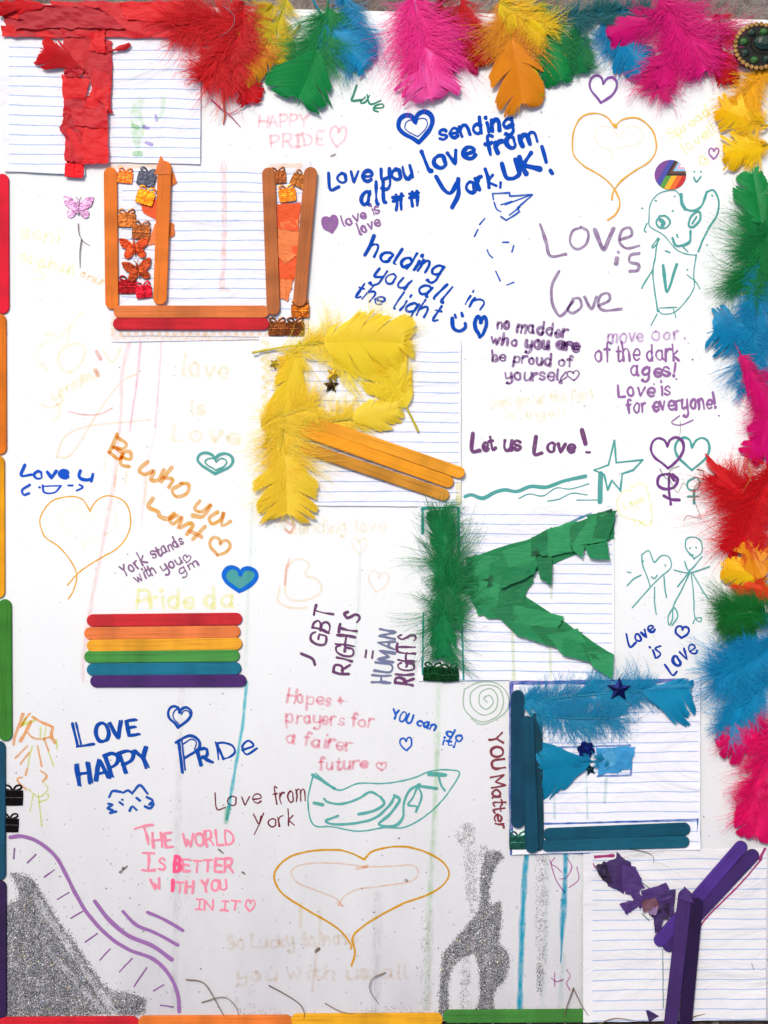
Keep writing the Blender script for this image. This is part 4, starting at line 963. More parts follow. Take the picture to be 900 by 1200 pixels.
# orange inside the U, yellow behind the R, pale blue and purple
o1, o2 = tissue_mat((255, 92, 26), .15, .3), tissue_mat((255, 138, 70), .15, .2)
tu = thing("tissue_strip", "crumpled orange tissue between the two right sticks of the U", "tissue paper", 338, 290, 2)
for k, q in enumerate(([(325, 240), (352, 238), (350, 272), (325, 268)], [(324, 262), (350, 258), (350, 300), (325, 296)], [(325, 292), (350, 288), (344, 330), (326, 326)], [(326, 322), (346, 318), (338, 353), (328, 350)], [(340, 300), (364, 306), (350, 330), (338, 320)], [(326, 280), (348, 300), (334, 310), (325, 300)])):
    scrap(q, 2.2 + k * .2, (o1, o2)[k % 2], tu, 130 + k, 1.2, 7, .8)
def one_scrap(label, quads, z, mats, seed, amp=1.0, n=7, grp=None, torn=.8):
    cx = sum(p[0] for q in quads for p in q) / (4 * len(quads)); cy = sum(p[1] for q in quads for p in q) / (4 * len(quads))
    t = thing("torn_tissue", label, "tissue paper", cx, cy, z, grp)
    for k, q in enumerate(quads): scrap(q, z + k * .35, mats[k % len(mats)], t, seed + k, amp, n, torn)
gO = "orange tissue scraps glued under the U's inner left stick"
om = tissue_mat((240, 126, 46), .2, .3)
one_scrap("pointed orange tissue scrap capping the U's inner left stick", [[(189, 184), (191, 186), (200, 206), (182, 206)]], 8.4, [om], 150, .3, 5, gO, .3)
one_scrap("rounded orange tissue scrap to the right of the stick top", [[(198, 200), (204, 203), (208, 214), (198, 221)]], 2.6, [om], 151, .5, 5, gO, .5)
one_scrap("orange tissue scrap halfway down the stick, right side", [[(196, 260), (204, 262), (205, 276), (192, 284)]], 2.6, [om], 152, .5, 5, gO, .5)
one_scrap("bright orange tissue scrap behind the golden gift sequin", [[(164, 236), (184, 234), (184, 258), (168, 250)]], 2.3, [o1], 153, .6, 5, gO, .6)
one_scrap("pale orange triangular tissue scrap left of the stick", [[(182, 262), (186, 264), (184, 286), (173, 288)]], 2.4, [o2], 154, .4, 5, gO, .5)
bl1, bl2 = tissue_mat((66, 172, 226), .35, .3), tissue_mat((96, 190, 236), .35, .3)
one_scrap("crumpled sky blue tissue on the end of the E's middle bar", [[(698, 876), (738, 874), (740, 900), (700, 908)], [(704, 876), (724, 880), (718, 898), (706, 894)], [(716, 886), (744, 874), (738, 896), (722, 906)], [(706, 880), (716, 876), (724, 892), (710, 900)]], 3.6, [bl1, bl2], 160, 2.0, 7)
p1, p2, p3 = tissue_mat((84, 54, 124), .2, .6), tissue_mat((66, 42, 100), .2, .6), tissue_mat((44, 26, 62), .15, .6)
ty = thing("tissue_strip", "dark purple torn tissue forming the left arm of the letter Y", "tissue paper", 745, 1045, 3)
for k, (q, m) in enumerate((([(704, 1012), (726, 1004), (730, 1046), (712, 1036)], p2), ([(698, 1018), (708, 1008), (720, 1040), (706, 1030)], p3), ([(722, 998), (738, 1010), (742, 1030), (718, 1030)], p2), ([(728, 1012), (744, 1014), (755, 1040), (728, 1044)], p1), ([(736, 1020), (752, 1028), (748, 1050), (732, 1046)], p1), ([(724, 1058), (748, 1052), (746, 1062), (734, 1070)], p1), ([(738, 1044), (756, 1050), (750, 1064), (742, 1056)], p1),
                           ([(750, 1042), (780, 1033), (786, 1050), (756, 1062)], p1), ([(770, 1044), (790, 1040), (788, 1072), (768, 1076)], p2), ([(758, 1068), (784, 1056), (782, 1076), (764, 1074)], p3), ([(764, 1068), (778, 1066), (772, 1090), (766, 1092)], p2), ([(750, 1054), (768, 1050), (772, 1062), (752, 1068)], tissue_mat((130, 84, 100), .3, .4)), ([(758, 1062), (770, 1060), (768, 1070), (760, 1070)], tissue_mat((160, 130, 176), .3, .4)), ([(696, 1012), (704, 1010), (710, 1024), (702, 1026)], p3))):
    scrap(q, 3.2 + k * .35, m, ty, 180 + k, 1.8, 6, .9)
one_scrap("pointed purple tissue cap on top of the Y's stem", [[(800, 1036), (806, 1042), (811, 1056), (794, 1050)]], 11.6, [p1], 210, .3, 5, None, .3)
one_scrap("small purple tissue triangle at the foot of the Y", [[(756, 1182), (762, 1184), (772, 1190), (760, 1197)]], 3, [p2], 211, .6, 5, None, .5)

# ------------------------------------------------------------------ embossed foil sequins
def ribbon(P, w, z, closed=False):
    """flat band along a polyline, raised like embossing"""
    q = np.array(catmull(P, 1.0)); T = np.gradient(q, axis=0); T /= np.linalg.norm(T, axis=1)[:, None] + 1e-9
    N = np.stack([-T[:, 1], T[:, 0]], 1); V = []; F = []
    for i in range(len(q)):
        for sg, hz in ((-1, 0), (0, .55), (1, 0)):
            p = q[i] + N[i] * sg * w / 2; V.append((p[0], p[1], z + hz))
    for i in range(len(q) - 1):
        a = 3 * i; F.append((a, a + 3, a + 4, a + 1)); F.append((a + 1, a + 4, a + 5, a + 2))
    return V, F
def rotz(V, cx, cy, sc, rot, z):
    c, s_ = math.cos(rot), math.sin(rot)
    return [(cx + (x * c - y * s_) * sc, cy + (x * s_ + y * c) * sc, z + zz * sc) for x, y, zz in V]
def gift(cx, cy, w, deg, c1, c2, label, z=3.0, group="gift-shaped foil sequins", tilt=0.0):
    """a little wrapped parcel punched from foil: box, crossed ribbon, bow of two loops"""
    t = thing("gift_sequin", label, "sequin", cx, cy, z, group); rot = math.radians(deg); sc = w / 19
    m = foil_mat(c1, c2)
    V, F = slab([(-10, -6.5), (-3, -6.9), (3, -6.9), (10, -6.5), (10.2, 0), (9.8, 8), (3, 8.4), (-3, 8.4), (-9.8, 8), (-10.2, 0)], 0, .9, .4)
    mesh_obj("box", rotz(V, cx, cy, sc, rot, z), F, m, t, smooth=False)
    V1, F1 = ribbon([(0, -6.5), (0.2, 0), (0, 8)], 1.7, .75); V2, F2 = ribbon([(-9.6, 1.0), (0, .8), (9.6, 1.0)], 1.7, .8)
    n = len(V1); F2 = [tuple(i + n for i in f) for f in F2]
    mesh_obj("ribbon", rotz(V1 + V2, cx, cy, sc, rot, z), F1 + F2, m, t)
    for sg in (-1, 1):
        V, F = ribbon([(0, -6), (sg * 3, -10.5), (sg * 7, -11.6), (sg * 8.6, -9.2), (sg * 5.4, -7.2), (0, -6)], 1.9, .3)
        mesh_obj("bow_loop", rotz(V, cx, cy, sc, rot, z), F, m, t)
    return t
OG = ((236, 124, 44), (170, 66, 16)); BZ = ((168, 92, 40), (92, 46, 20)); DK = ((150, 84, 34), (70, 34, 16))
gift(147, 208, 17, 6, *OG, "crumpled orange gift sequin touching the U's outer left stick")
gift(172, 210, 20, 14, (74, 78, 94), (52, 54, 68), "slate grey gift sequin at the top of the U", z=3.6)
gift(171, 232, 20, 16, (250, 150, 24), (206, 96, 14), "golden gift sequin under the grey one", z=4.6)
gift(149, 258, 20, 0, (184, 104, 44), (112, 60, 24), "bronze gift sequin on the left, above the copper ones")
gift(166, 272, 20, 4, *BZ, "brown gift sequin just above the upper butterfly", z=3.8)
gift(150, 336, 20, 0, (156, 10, 24), (100, 6, 14), "plain dark red gift sequin low in the U")
gift(169, 342, 18, -8, (226, 24, 50), (120, 4, 22), "glittery crimson gift sequin at the bottom of the U", z=4)
gift(326, 208, 18, -4, *BZ, "bronze gift sequin at the top of the U's right side")
gift(351, 212, 18, 28, (176, 104, 44), (104, 60, 26), "brown gift sequin tilted behind the U's right stick", z=3.4)
gift(337, 229, 19, -8, (250, 150, 40), (180, 84, 14), "bright copper gift sequin below the other two on the right", z=4)
gift(352, 364, 20, 0, (250, 140, 36), (96, 40, 12), "orange and brown gift sequin under the end of the U's right stick", z=3)
gift(325, 385, 20, 0, *DK, "brown gift sequin beside the end of the red stick", z=3)
gift(346, 385, 20, 0, (140, 74, 26), (60, 28, 12), "darker brown gift sequin at the sheet corner of the U", z=3.4)
gift(15, 934, 23, 0, (30, 24, 24), (12, 10, 10), "black gift sequin under the orange figure, upper of two", z=.4, group="black gift sequins at the left edge")
gift(11, 966, 21, 2, (30, 24, 24), (12, 10, 10), "black gift sequin above the purple curve, lower of two", z=.4, group="black gift sequins at the left edge")
gift(88, 200, 21, 3, (230, 20, 30), (150, 6, 14), "red gift sequin at the foot of the T", z=5)
gift(507, 789, 21, 3, (28, 96, 44), (8, 44, 20), "green gift sequin left of its twin at the foot of the K", z=2.6, group="green gift sequins under the K")
gift(527, 790, 20, -4, (24, 84, 40), (8, 40, 18), "green gift sequin right of its twin at the foot of the K", z=3.2, group="green gift sequins under the K")
gift(607, 986, 20, 0, (70, 140, 116), (30, 84, 70), "dull green gift sequin in the corner under the E", z=3.6)
def butterfly(cx, cy, w, deg, c1, c2, label, z=3.2, group=None):
    t = thing("butterfly_sequin", label, "sequin", cx, cy, z, group); rot = math.radians(deg); sc = w / 34; m = foil_mat(c1, c2, .25)
    for sg in (-1, 1):
        up = [(0, -2), (3, -5), (8, -9.5), (14, -11), (17, -10.5), (16.4, -6), (14.5, -1), (10, 2.5), (4, 4.5), (0, 3)]
        lo = [(0, 2), (5, 3), (10, 3), (12.5, 7), (12, 11.5), (8, 13.5), (4, 11), (1.5, 7)]
        for nm, P, zz in (("upper_wing", up, .5), ("lower_wing", lo, .2)):
            P = [(sg * x, y) for x, y in P]; V, F = slab(P, zz, zz + .8, .3)
            wg = mesh_obj(nm, rotz(V, cx, cy, sc, rot, z), F, m, t, smooth=False)
            VV = []; FF = []
            ends = ([(15, -9.5), (15, -6.5), (13.6, -3), (11, 0)] if nm == "upper_wing" else [(10, 6), (10, 10), (6, 10.5)])
            for ex, ey in ends:
                a, b = ribbon([(sg * 1, 0 if nm == "upper_wing" else 3), (sg * ex * .5, ey * .62), (sg * ex, ey)], 1.1, zz + .75)
                FF += [tuple(i + len(VV) for i in f) for f in b]; VV += a
            mesh_obj("vein", rotz(VV, cx, cy, sc, rot, z), FF, m, wg)
    V, F = ribbon([(0, -6), (0, 0), (0, 9)], 2.6, 1.4); V = [(x, y, zz * 1.2) for x, y, zz in V]
    mesh_obj("body", rotz(V, cx, cy, sc, rot, z), F, m, t)
    for sg in (-1, 1):
        V, F = ribbon([(0, -6), (sg * 1.6, -9), (sg * 3, -10.5)], .8, 1); mesh_obj("antenna", rotz(V, cx, cy, sc, rot, z), F, m, t)
    return t
butterfly(92, 242, 36, 2, (236, 190, 226), (120, 74, 116), "pink lilac butterfly sequin above a dried grass stem", z=.6)
butterfly(158, 290, 35, -4, (224, 84, 36), (120, 36, 12), "bright copper butterfly sequin inside the U, upper of two", group="copper butterfly sequins in the U")
butterfly(162, 316, 35, -10, (200, 84, 40), (104, 32, 12), "duller copper butterfly sequin inside the U, lower of two", z=4.0, group="copper butterfly sequins in the U")
def star(cx, cy, r, deg, c1, c2, label, z, group=None, k=.45):
    P = []
    for i in range(10):
        a = math.radians(deg + 36 * i); q = r if i % 2 == 0 else r * k; P.append((cx + q * math.cos(a), cy + q * math.sin(a)))
    V = [(cx, cy, z + 2.4)] + [(x, y, z + .6) for x, y in P] + [(x, y, z) for x, y in P]
    F = [(0, 1 + i, 1 + (i + 1) % 10) for i in range(10)] + [(1 + i, 11 + i, 11 + (i + 1) % 10, 1 + (i + 1) % 10) for i in range(10)]
    o = mesh_obj("star_sequin", V, F, foil_mat(c1, c2), smooth=False); return tag(o, label, "sequin", group)
star(724, 807, 15, -88, (34, 44, 120), (14, 20, 64), "dark blue star sequin on the E's top bar", 8.5)
star(335, 424, 12, -80, (255, 214, 70), (236, 180, 40), "golden star sequin half hidden under the yellow feather", 5)
star(322, 427, 7, -60, (70, 50, 30), (30, 20, 14), "dark star sequin behind the golden one", 4.4)
star(388, 452, 10, -90, (84, 56, 40), (40, 24, 16), "dark brown star sequin in the hole of the R", 4)
star(391, 439, 10, -70, (255, 214, 80), (236, 184, 50), "golden star sequin above the brown one in the R", 5)
def flower(cx, cy, r, c1, c2, label, z):
    t = thing("flower_sequin", label, "sequin", cx, cy, z); m = foil_mat(c1, c2)
    for k in range(6):
        a = math.radians(60 * k + 10); P = []
        for j in range(9):
            b = 2 * math.pi * j / 9; P.append((cx + math.cos(a) * r * .62 + math.cos(b) * r * .4, cy + math.sin(a) * r * .62 + math.sin(b) * r * .4))
        V, F = slab(P, z + .08 * k, z + 1 + .08 * k, .4); mesh_obj("petal", V, F, m, t, smooth=False)
    P = [(cx + math.cos(2 * math.pi * j / 9) * r * .3, cy + math.sin(2 * math.pi * j / 9) * r * .3) for j in range(9)]
    V, F = slab(P, z, z + 2, .5); mesh_obj("centre", V, F, m, t, smooth=False)
flower(686, 878, 10.5, (34, 60, 170), (10, 18, 70), "dark blue flower sequin on the E's middle bar", 5)
star(691, 901, 8, -30, (30, 80, 90), (12, 40, 48), "small dark teal sequin below the blue flower", 3.8)

# round sticker printed with a progress flag
def sticker():
    t = NT("printed_sticker"); uv = t.n("UVMap").outputs[0]; sep = t.n("SeparateXYZ"); t.l(uv, sep.inputs[0])
    x, y = sep.outputs[0], sep.outputs[1]
    # stripes lean; the chevron opens towards the upper right
    lean = t.math('MULTIPLY_ADD', y, .55, x)                 # stripe coordinate in the lower band
    cols = [(122, 62, 140), (62, 70, 160), (80, 150, 50), (244, 176, 20), (236, 98, 20), (196, 26, 30)]
    c = lin(cols[0]); prev = None
    for k in range(1, 6):
        f = t.math('GREATER_THAN', lean, -.62 + .36 * (k - 1)); c = t.mix(f, c if prev is None else prev, lin(cols[k])); prev = c
    # chevron: distance inside an L whose arms run up-left and right
    d1 = t.math('MULTIPLY_ADD', y, -.48, x)                  # right of the slanted arm
    d1 = t.math('ADD', d1, .10)
    inn = t.math('MINIMUM', d1, t.math('MULTIPLY', y, -1.0))
    inn = t.math('MINIMUM', t.math('MULTIPLY_ADD', y, .55, t.math('ADD', x, .26)), t.math('SUBTRACT', .06, y))
    for th, cc in ((0.0, (30, 22, 26)), (.14, (104, 58, 40)), (.30, (130, 196, 226)), (.44, (244, 170, 196)), (.58, (250, 250, 250))):
        prev = t.mix(t.math('GREATER_THAN', inn, th), prev, lin(cc))
    t.l(prev, t.b.inputs["Base Color"]); t.b.inputs["Roughness"].default_value = .35
    P = [(785.5 + 18.5 * math.cos(a), 205 + 17.5 * math.sin(a)) for a in np.linspace(0, 2 * math.pi, 49)[:-1]]
    V, F = slab(P, 0.2, 1.0, .3); U = [((v[0] - 785.5) / 18, (v[1] - 205) / 17.5) for v in V]
    tag(mesh_obj("round_sticker", V, F, t.m, uv=U, smooth=False), "round sticker printed with rainbow stripes and a chevron", "sticker")
sticker()
# ------------------------------------------------------------------ feathers: quill, flat vane of combed barbs, fluffy down
def bez(p0, p1, bend, n=40):
    p0 = np.array(p0, float); p1 = np.array(p1, float); d = p1 - p0; L = np.linalg.norm(d); nn = np.array([-d[1], d[0]]) / L
    m = (p0 + p1) / 2 + nn * bend
    t = np.linspace(0, 1, n)[:, None]
    return (1 - t) ** 2 * p0 + 2 * t * (1 - t) * m + t ** 2 * p1, L
def strips(base, ang, length, curl, width, z0, z1, segs=6, tipw=0.25, wave=None, sag=0.0, kink=None):
    """many thin tapering barbs at once. base N x 2, the others N"""
    N = len(ang); k = np.arange(segs + 1) / segs
    A = ang[:, None] + curl[:, None] * k[None, :] ** 1.3
    if wave is not None: A = A + wave[:, None] * np.sin(k[None, :] * 7.0 + (wave * 50)[:, None])
    if kink is not None: A = A + np.cumsum(rng.normal(0, 1, (N, segs + 1)) * kink, axis=1)
    step = length[:, None] / segs
    dx = np.cos(A) * step; dy = np.sin(A) * step
    X = base[:, 0:1] + np.concatenate([np.zeros((N, 1)), np.cumsum(dx[:, 1:], 1)], 1)
    Y = base[:, 1:2] + np.concatenate([np.zeros((N, 1)), np.cumsum(dy[:, 1:], 1)], 1)
    Wd = width[:, None] * (1 - (1 - tipw) * k[None, :] ** 2.2) * .5
    Z = z0[:, None] + (z1 - z0)[:, None] * k[None, :] + sag * np.sin(np.pi * k)[None, :]
    nx, ny = -np.sin(A), np.cos(A)
    V = np.empty((N, segs + 1, 2, 3))
    V[:, :, 0, 0] = X + nx * Wd; V[:, :, 0, 1] = Y + ny * Wd; V[:, :, 1, 0] = X - nx * Wd; V[:, :, 1, 1] = Y - ny * Wd
    V[:, :, 0, 2] = Z; V[:, :, 1, 2] = Z - Wd * .25
    b = (np.arange(N) * (segs + 1) * 2)[:, None] + np.arange(segs)[None, :] * 2
    F = np.stack([b, b + 2, b + 3, b + 1], -1).reshape(-1, 4)
    return V.reshape(-1, 3), F, (X, Y, Z, A)
def quill_mesh(path, r0, r1, z, zt):
    n = len(path); T = np.gradient(path, axis=0); T /= np.linalg.norm(T, axis=1)[:, None]
    V = []; F = []
    for i in range(n):
        r = r0 + (r1 - r0) * i / (n - 1); zc = z + (zt - z) * i / (n - 1)
        for k in range(6):
            a = math.pi * 2 * k / 6; V.append((path[i, 0] - T[i, 1] * math.cos(a) * r, path[i, 1] + T[i, 0] * math.cos(a) * r, zc + math.sin(a) * r))
    for i in range(n - 1):
        for k in range(6): a = i * 6 + k; b = i * 6 + (k + 1) % 6; F.append((a, b, b + 6, a + 6))
    F.append(tuple(range(6)))
    return V, F
def feather(label, p0, p1, col, bend=0, vane=(0.35, 1.0), W=28, down=(0.0, 0.55), Wd=26, nd=420, z=3, lift=5, splits=5, col2=None, dcol=None, group="dyed craft feathers", quill=True, nv=150, asym=1.0, fray=.15, seed=None, vang=.62, fluffz=7, blunt=.36, fan=.16, thin=.08, dang=.82):
    t = thing("feather", label, "feather", p0[0], p0[1], z, group)
    path, L = bez(p0, p1, bend, 60); T = np.gradient(path, axis=0); T /= np.linalg.norm(T, axis=1)[:, None]
    th = np.arctan2(T[:, 1], T[:, 0])
    m = feather_mat(col, col2, thin)
    zt = z + lift
    zs = lambda u: z + 1.0 + (zt - z) * np.sin(np.clip(u, 0, 1) * np.pi * .75)
    if quill:
        V, F = quill_mesh(path[:54], 1.5, .45, z + 1.2, z + 1.2 + lift * .6)
        mesh_obj("quill", V, F, feather_mat([min(255, c * .85 + 30) for c in col], [c * .7 for c in col]), t)
    if vane:
        Vs = []; Fs = []; off = 0
        u0, u1 = vane; us = u0 + (u1 - u0) * .86
        P0 = path[min(59, int(u0 * 59))]; ax = path[-1] - P0; La = np.linalg.norm(ax); ax = ax / La; ay = np.array([-ax[1], ax[0]])
        segs = 8; kk = (np.arange(segs + 1) / segs)[None, :, None]
        for side in (-1, 1):
            n = nv; q = np.linspace(0, 1, n)
            uu = u0 + (us - u0) * q ** .8; f = uu * 59; idx = np.minimum(f.astype(int), 58); fr = (f - idx)[:, None]
            root = path[idx] * (1 - fr) + path[idx + 1] * fr
            phi = q * np.pi / 2; Ws = W * (1.0 if side > 0 else asym)
            al = La * (fan + (1 - fan) * np.sin(phi) ** .75); la = Ws * np.cos(phi) ** blunt
            la *= np.clip(.55 + q * 3, 0, 1)
            # clumps: barbs cling together, so the edge splits into wedges
            ns = splits + 2; cut = np.sort(rng.choice(np.arange(4, n - 2), ns, replace=False)) if splits else np.array([], int); splits_ = ns if splits else 0
            cl = np.zeros(n, int)
            for c_ in cut: cl[c_:] += 1
            pull = rng.uniform(.12, .55, splits_ + 2); sh = rng.normal(0, .09, splits_ + 2); ln = 1 - np.abs(rng.normal(0, fray + .03, splits_ + 2)); 
            for c_ in range(splits_ + 1):
                k = cl == c_
                if k.sum() < 2: continue
                if splits:
                    al[k] = al[k].mean() + (al[k] - al[k].mean()) * (1 - pull[c_]) + sh[c_] * La * .4; la[k] = la[k].mean() + (la[k] - la[k].mean()) * (1 - pull[c_] * .7)
            end = P0 + ax * al[:, None] + ay * (side * la)[:, None]
            jag = ln[cl] * (1 + rng.normal(0, .012, n)) * (1 + .02 * np.sin(q * 60 + rng.random() * 6))
            end = root + (end - root) * jag[:, None]
            Tn = T[idx]; D = end - root; dl = np.linalg.norm(D, axis=1)[:, None]; Nn = np.stack([-Tn[:, 1], Tn[:, 0]], 1) * side
            ctrl = root + Nn * (np.abs((D * Nn).sum(1))[:, None] * .58) + Tn * dl * .20
            X = (1 - kk) ** 2 * root[:, None, :] + 2 * kk * (1 - kk) * ctrl[:, None, :] + kk ** 2 * end[:, None, :]
            X += np.stack([np.sin(kk[..., 0] * 5 + q[:, None] * 9), np.cos(kk[..., 0] * 4 + q[:, None] * 7)], -1) * .25 * kk
            # ribbon half-width follows the spacing to the next barb
            sp = np.linalg.norm(np.diff(X, axis=0), axis=2); sp = np.concatenate([sp, sp[-1:]], 0)
            med = np.median(sp, axis=0)[None, :]; sp = np.minimum(sp, med * 2.2)
            hw = sp * .82 + .10; hw[:, -1] *= .35; hw[:, -2] *= .85
            dT = np.gradient(X, axis=1); dT /= np.linalg.norm(dT, axis=2)[:, :, None] + 1e-9
            N2 = np.stack([-dT[:, :, 1], dT[:, :, 0]], -1)
            zz = zs(uu)[:, None] + (z + .9 + rng.uniform(-.06, .06, n)[:, None] + (cl * .15)[:, None] - zs(uu)[:, None]) * kk[..., 0] + np.sin(kk[..., 0] * np.pi) * W * .07 + (zt - z) * .35 * np.sin(q[:, None] * 3.0 + cl[:, None]) * kk[..., 0] ** 2
            V = np.empty((n, segs + 1, 2, 3)); V[:, :, 0, :2] = X + N2 * hw[:, :, None]; V[:, :, 1, :2] = X - N2 * hw[:, :, None]
            V[:, :, 0, 2] = zz + .10; V[:, :, 1, 2] = zz - .10
            bb = (np.arange(n) * (segs + 1) * 2)[:, None] + np.arange(segs)[None, :] * 2
            F = np.stack([bb, bb + 2, bb + 3, bb + 1], -1).reshape(-1, 4)
            Vs.append(V.reshape(-1, 3)); Fs.append(F + off); off += n * (segs + 1) * 2
        mesh_obj("vane", np.concatenate(Vs), np.concatenate(Fs), m, t, kind="stuff")
    if down and nd:
        n = int(nd * 1.25)
        nc = max(8, n // 11); cu = rng.random(nc) ** .9; cs = rng.choice([-1, 1], nc); ca = rng.normal(dang, .30, nc); cc = rng.normal(-.05, .55, nc); cl = np.where(rng.random(nc) < .13, rng.uniform(1.15, 1.65, nc), rng.uniform(.45, 1.12, nc)); cz = rng.random(nc)
        ci = rng.integers(0, nc, n)
        u = down[0] + (down[1] - down[0]) * np.clip(cu[ci] + rng.normal(0, .035, n), 0, 1); idx = np.clip((u * 59).astype(int), 0, 59); base = path[idx]
        side = cs[ci]
        a = th[idx] + side * (ca[ci] + rng.normal(0, .13, n))
        ln = Wd * 1.08 * cl[ci] * rng.uniform(.55, 1.12, n) * (.72 + .38 * np.sin(np.pi * (u - down[0]) / (down[1] - down[0] + 1e-6)))
        curl = side * (cc[ci] + rng.normal(0, .18, n))
        z0 = np.full(n, z + 1.0); z1 = z + (.65 * cz[ci] + .35 * rng.uniform(.0, 1, n)) ** 1.3 * fluffz + .4
        V, F, (X, Y, Z, A) = strips(base, a, ln, curl, rng.uniform(.28, .68, n), z0, z1, 7, .12, wave=rng.normal(0, .08, n), sag=fluffz * .35, kink=.05)
        # barbules: soft side hairs, lying close along every barb
        kb = 14; bi = rng.integers(0, n, n * kb); f = rng.uniform(.12, 1, n * kb) * 6.99; si = f.astype(int); fr = f - si
        bx = X[bi, si] * (1 - fr) + X[bi, si + 1] * fr; by = Y[bi, si] * (1 - fr) + Y[bi, si + 1] * fr; bz = Z[bi, si] * (1 - fr) + Z[bi, si + 1] * fr
        ba = A[bi, si] + rng.choice([-1, 1], n * kb) * rng.uniform(.10, .5, n * kb); bl = rng.uniform(3.0, 8.5, n * kb) * (1.05 - .6 * f / 7)
        hw = .13
        V2 = np.empty((n * kb, 3, 3)); nx, ny = -np.sin(ba) * hw, np.cos(ba) * hw
        V2[:, 0] = np.stack([bx + nx, by + ny, bz], 1); V2[:, 1] = np.stack([bx - nx, by - ny, bz], 1); V2[:, 2] = np.stack([bx + np.cos(ba) * bl, by + np.sin(ba) * bl, bz + rng.uniform(-.6, 1.0, n * kb)], 1)
        V2 = V2.reshape(-1, 3); F2 = np.arange(len(V2)).reshape(-1, 3)
        # one mesh: quads of the barbs split into triangles
        T1 = np.concatenate([F[:, [0, 1, 2]], F[:, [0, 2, 3]]])
        mesh_obj("down", np.concatenate([V, V2]), np.concatenate([T1, F2 + len(V)]), feather_mat(dcol or col, col2, thin), t, kind="stuff")
    return t
RD, RD2 = (236, 10, 26), (206, 6, 20)
YE, YE2 = (255, 222, 20), (252, 196, 16)
GO = (252, 176, 30)
GR, GR2 = (20, 166, 82), (8, 128, 62)
BU, BU2 = (16, 166, 212), (6, 128, 182)
MG, MG2 = (246, 12, 146), (214, 4, 122)
HP = (255, 10, 116)
gT = "feathers along the top edge of the board"; gRt = "feathers down the right edge of the board"
# top row, left to right
feather("red clipped feather tip poking out left of the T stem", (104, 88), (47, 60), RD, 8, (.2, 1), 20, None, z=6, lift=2, splits=2, fan=.5, blunt=.2, group="feathers on the letter T", nv=90)
feather("small red feather wisp right of the T stem", (128, 62), (154, 54), RD, 2, (.3, 1), 4, None, z=6, lift=1.5, splits=1, group="feathers on the letter T", nv=40)
feather("red feather fringe at the left end of the T bar", (66, 10), (-2, 14), RD, 3, (.2, 1), 12, None, z=9, lift=2, splits=4, group="feathers on the letter T", nv=90, fray=.3)
feather("yellow fluffy feather at the top between the red and green ones", (322, 8), (284, 50), YE, 6, None, 0, (0, 1), 26, 420, z=3, lift=4, group=gT)
feather("golden yellow feather vane hanging beside the red tuft", (318, 40), (284, 102), GO, -10, (.15, 1), 24, (0, .3), 22, 200, z=4, group=gT, splits=2, nv=120)
feather("red feather with a cut square tip below the golden one", (278, 60), (296, 124), RD, 6, (.5, 1), 22, None, z=2.4, group=gT, splits=4, lift=2)
feather("big red fluffy feather at the end of the T bar, pointing left", (288, 28), (214, 34), RD, 6, None, 0, (0, 1), 42, 950, z=5, lift=5, group=gT, col2=RD2, fluffz=9)
feather("big red fluffy feather at the end of the T bar, pointing down", (292, 20), (236, 100), RD, -8, (.6, 1), 16, (.0, .95), 40, 950, z=6, lift=5, group=gT, col2=RD2, fluffz=10, splits=3, nv=60)
feather("red fluffy feather hanging straight down beside the golden vane", (286, 4), (272, 104), RD, 0, None, 0, (0, 1), 30, 700, z=6, lift=5, group=gT, col2=RD2, fluffz=9)
feather("yellow feather showing behind the green fan", (352, 30), (322, 78), YE, 4, (.3, 1), 22, None, z=2.6, group=gT, splits=1, lift=2)
feather("blue feather with a bare quill crossing the top edge", (364, -4), (432, 84), BU, 10, (.45, 1), 32, (.3, .8), 34, 520, z=3, group=gT, col2=BU2, splits=4)
feather("green feather with a wide fan vane split in three", (386, -6), (346, 124), GR, -14, (.5, 1), 46, (.12, .62), 44, 800, z=4.5, group=gT, col2=GR2, splits=4, nv=230, fan=.45, blunt=.25)
feather("dark magenta feather fanning to the right of the pink one", (478, 2), (546, 78), (214, 6, 116), 6, (.5, 1), 30, (.1, .6), 30, 300, z=3.4, group=gT, col2=MG2, splits=2)
feather("large magenta feather with a pale pink split vane pointing down", (484, -8), (502, 126), (255, 120, 200), -4, (.5, 1), 46, (.05, .6), 56, 1200, z=5, group=gT, dcol=MG, col2=(250, 70, 170), splits=8, nv=260, fray=.3, fluffz=10, fan=.3)
feather("red feather between the magenta and the orange ones", (506, -10), (574, 82), (206, 18, 14), 4, (.45, 1), 24, (.1, .7), 28, 420, z=3.2, group=gT, col2=(150, 8, 8), splits=3)
feather("yellow fluffy feather leaning right over the orange vane", (584, 6), (640, 44), (238, 224, 30), -6, (.6, 1), 12, (0, .9), 34, 560, z=7, group=gT, col2=YE2, splits=2, nv=60)
feather("green feather with a dark rounded vane right of the yellow one", (618, 12), (658, 102), GR, -6, (.4, 1), 26, (.1, .5), 28, 300, z=3, group=gT, col2=GR2, splits=2, nv=120)
feather("large orange feather pointing down with a yellow edge", (582, -8), (612, 134), (246, 166, 28), -8, (.42, 1), 33, (.1, .55), 40, 760, z=5.5, group=gT, dcol=(236, 168, 40), col2=(232, 140, 20), splits=1, nv=240, fray=.04, blunt=.3)
feather("yellow narrow feather strip beside the orange vane", (600, 40), (634, 118), (250, 222, 30), -4, (.3, 1), 9, None, z=5, group=gT, splits=1, nv=90, lift=2)
feather("fine green fluffy feather hanging under the blue one", (680, 14), (682, 88), (30, 140, 84), 4, (.7, 1), 12, (.1, .9), 26, 420, z=3.2, group=gT, col2=GR2, splits=3, nv=50)
feather("blue green fluffy feather lying across the top edge", (646, 26), (754, 18), (10, 124, 140), -6, None, 0, (0, 1), 24, 620, z=5, group=gT, col2=(8, 96, 84))
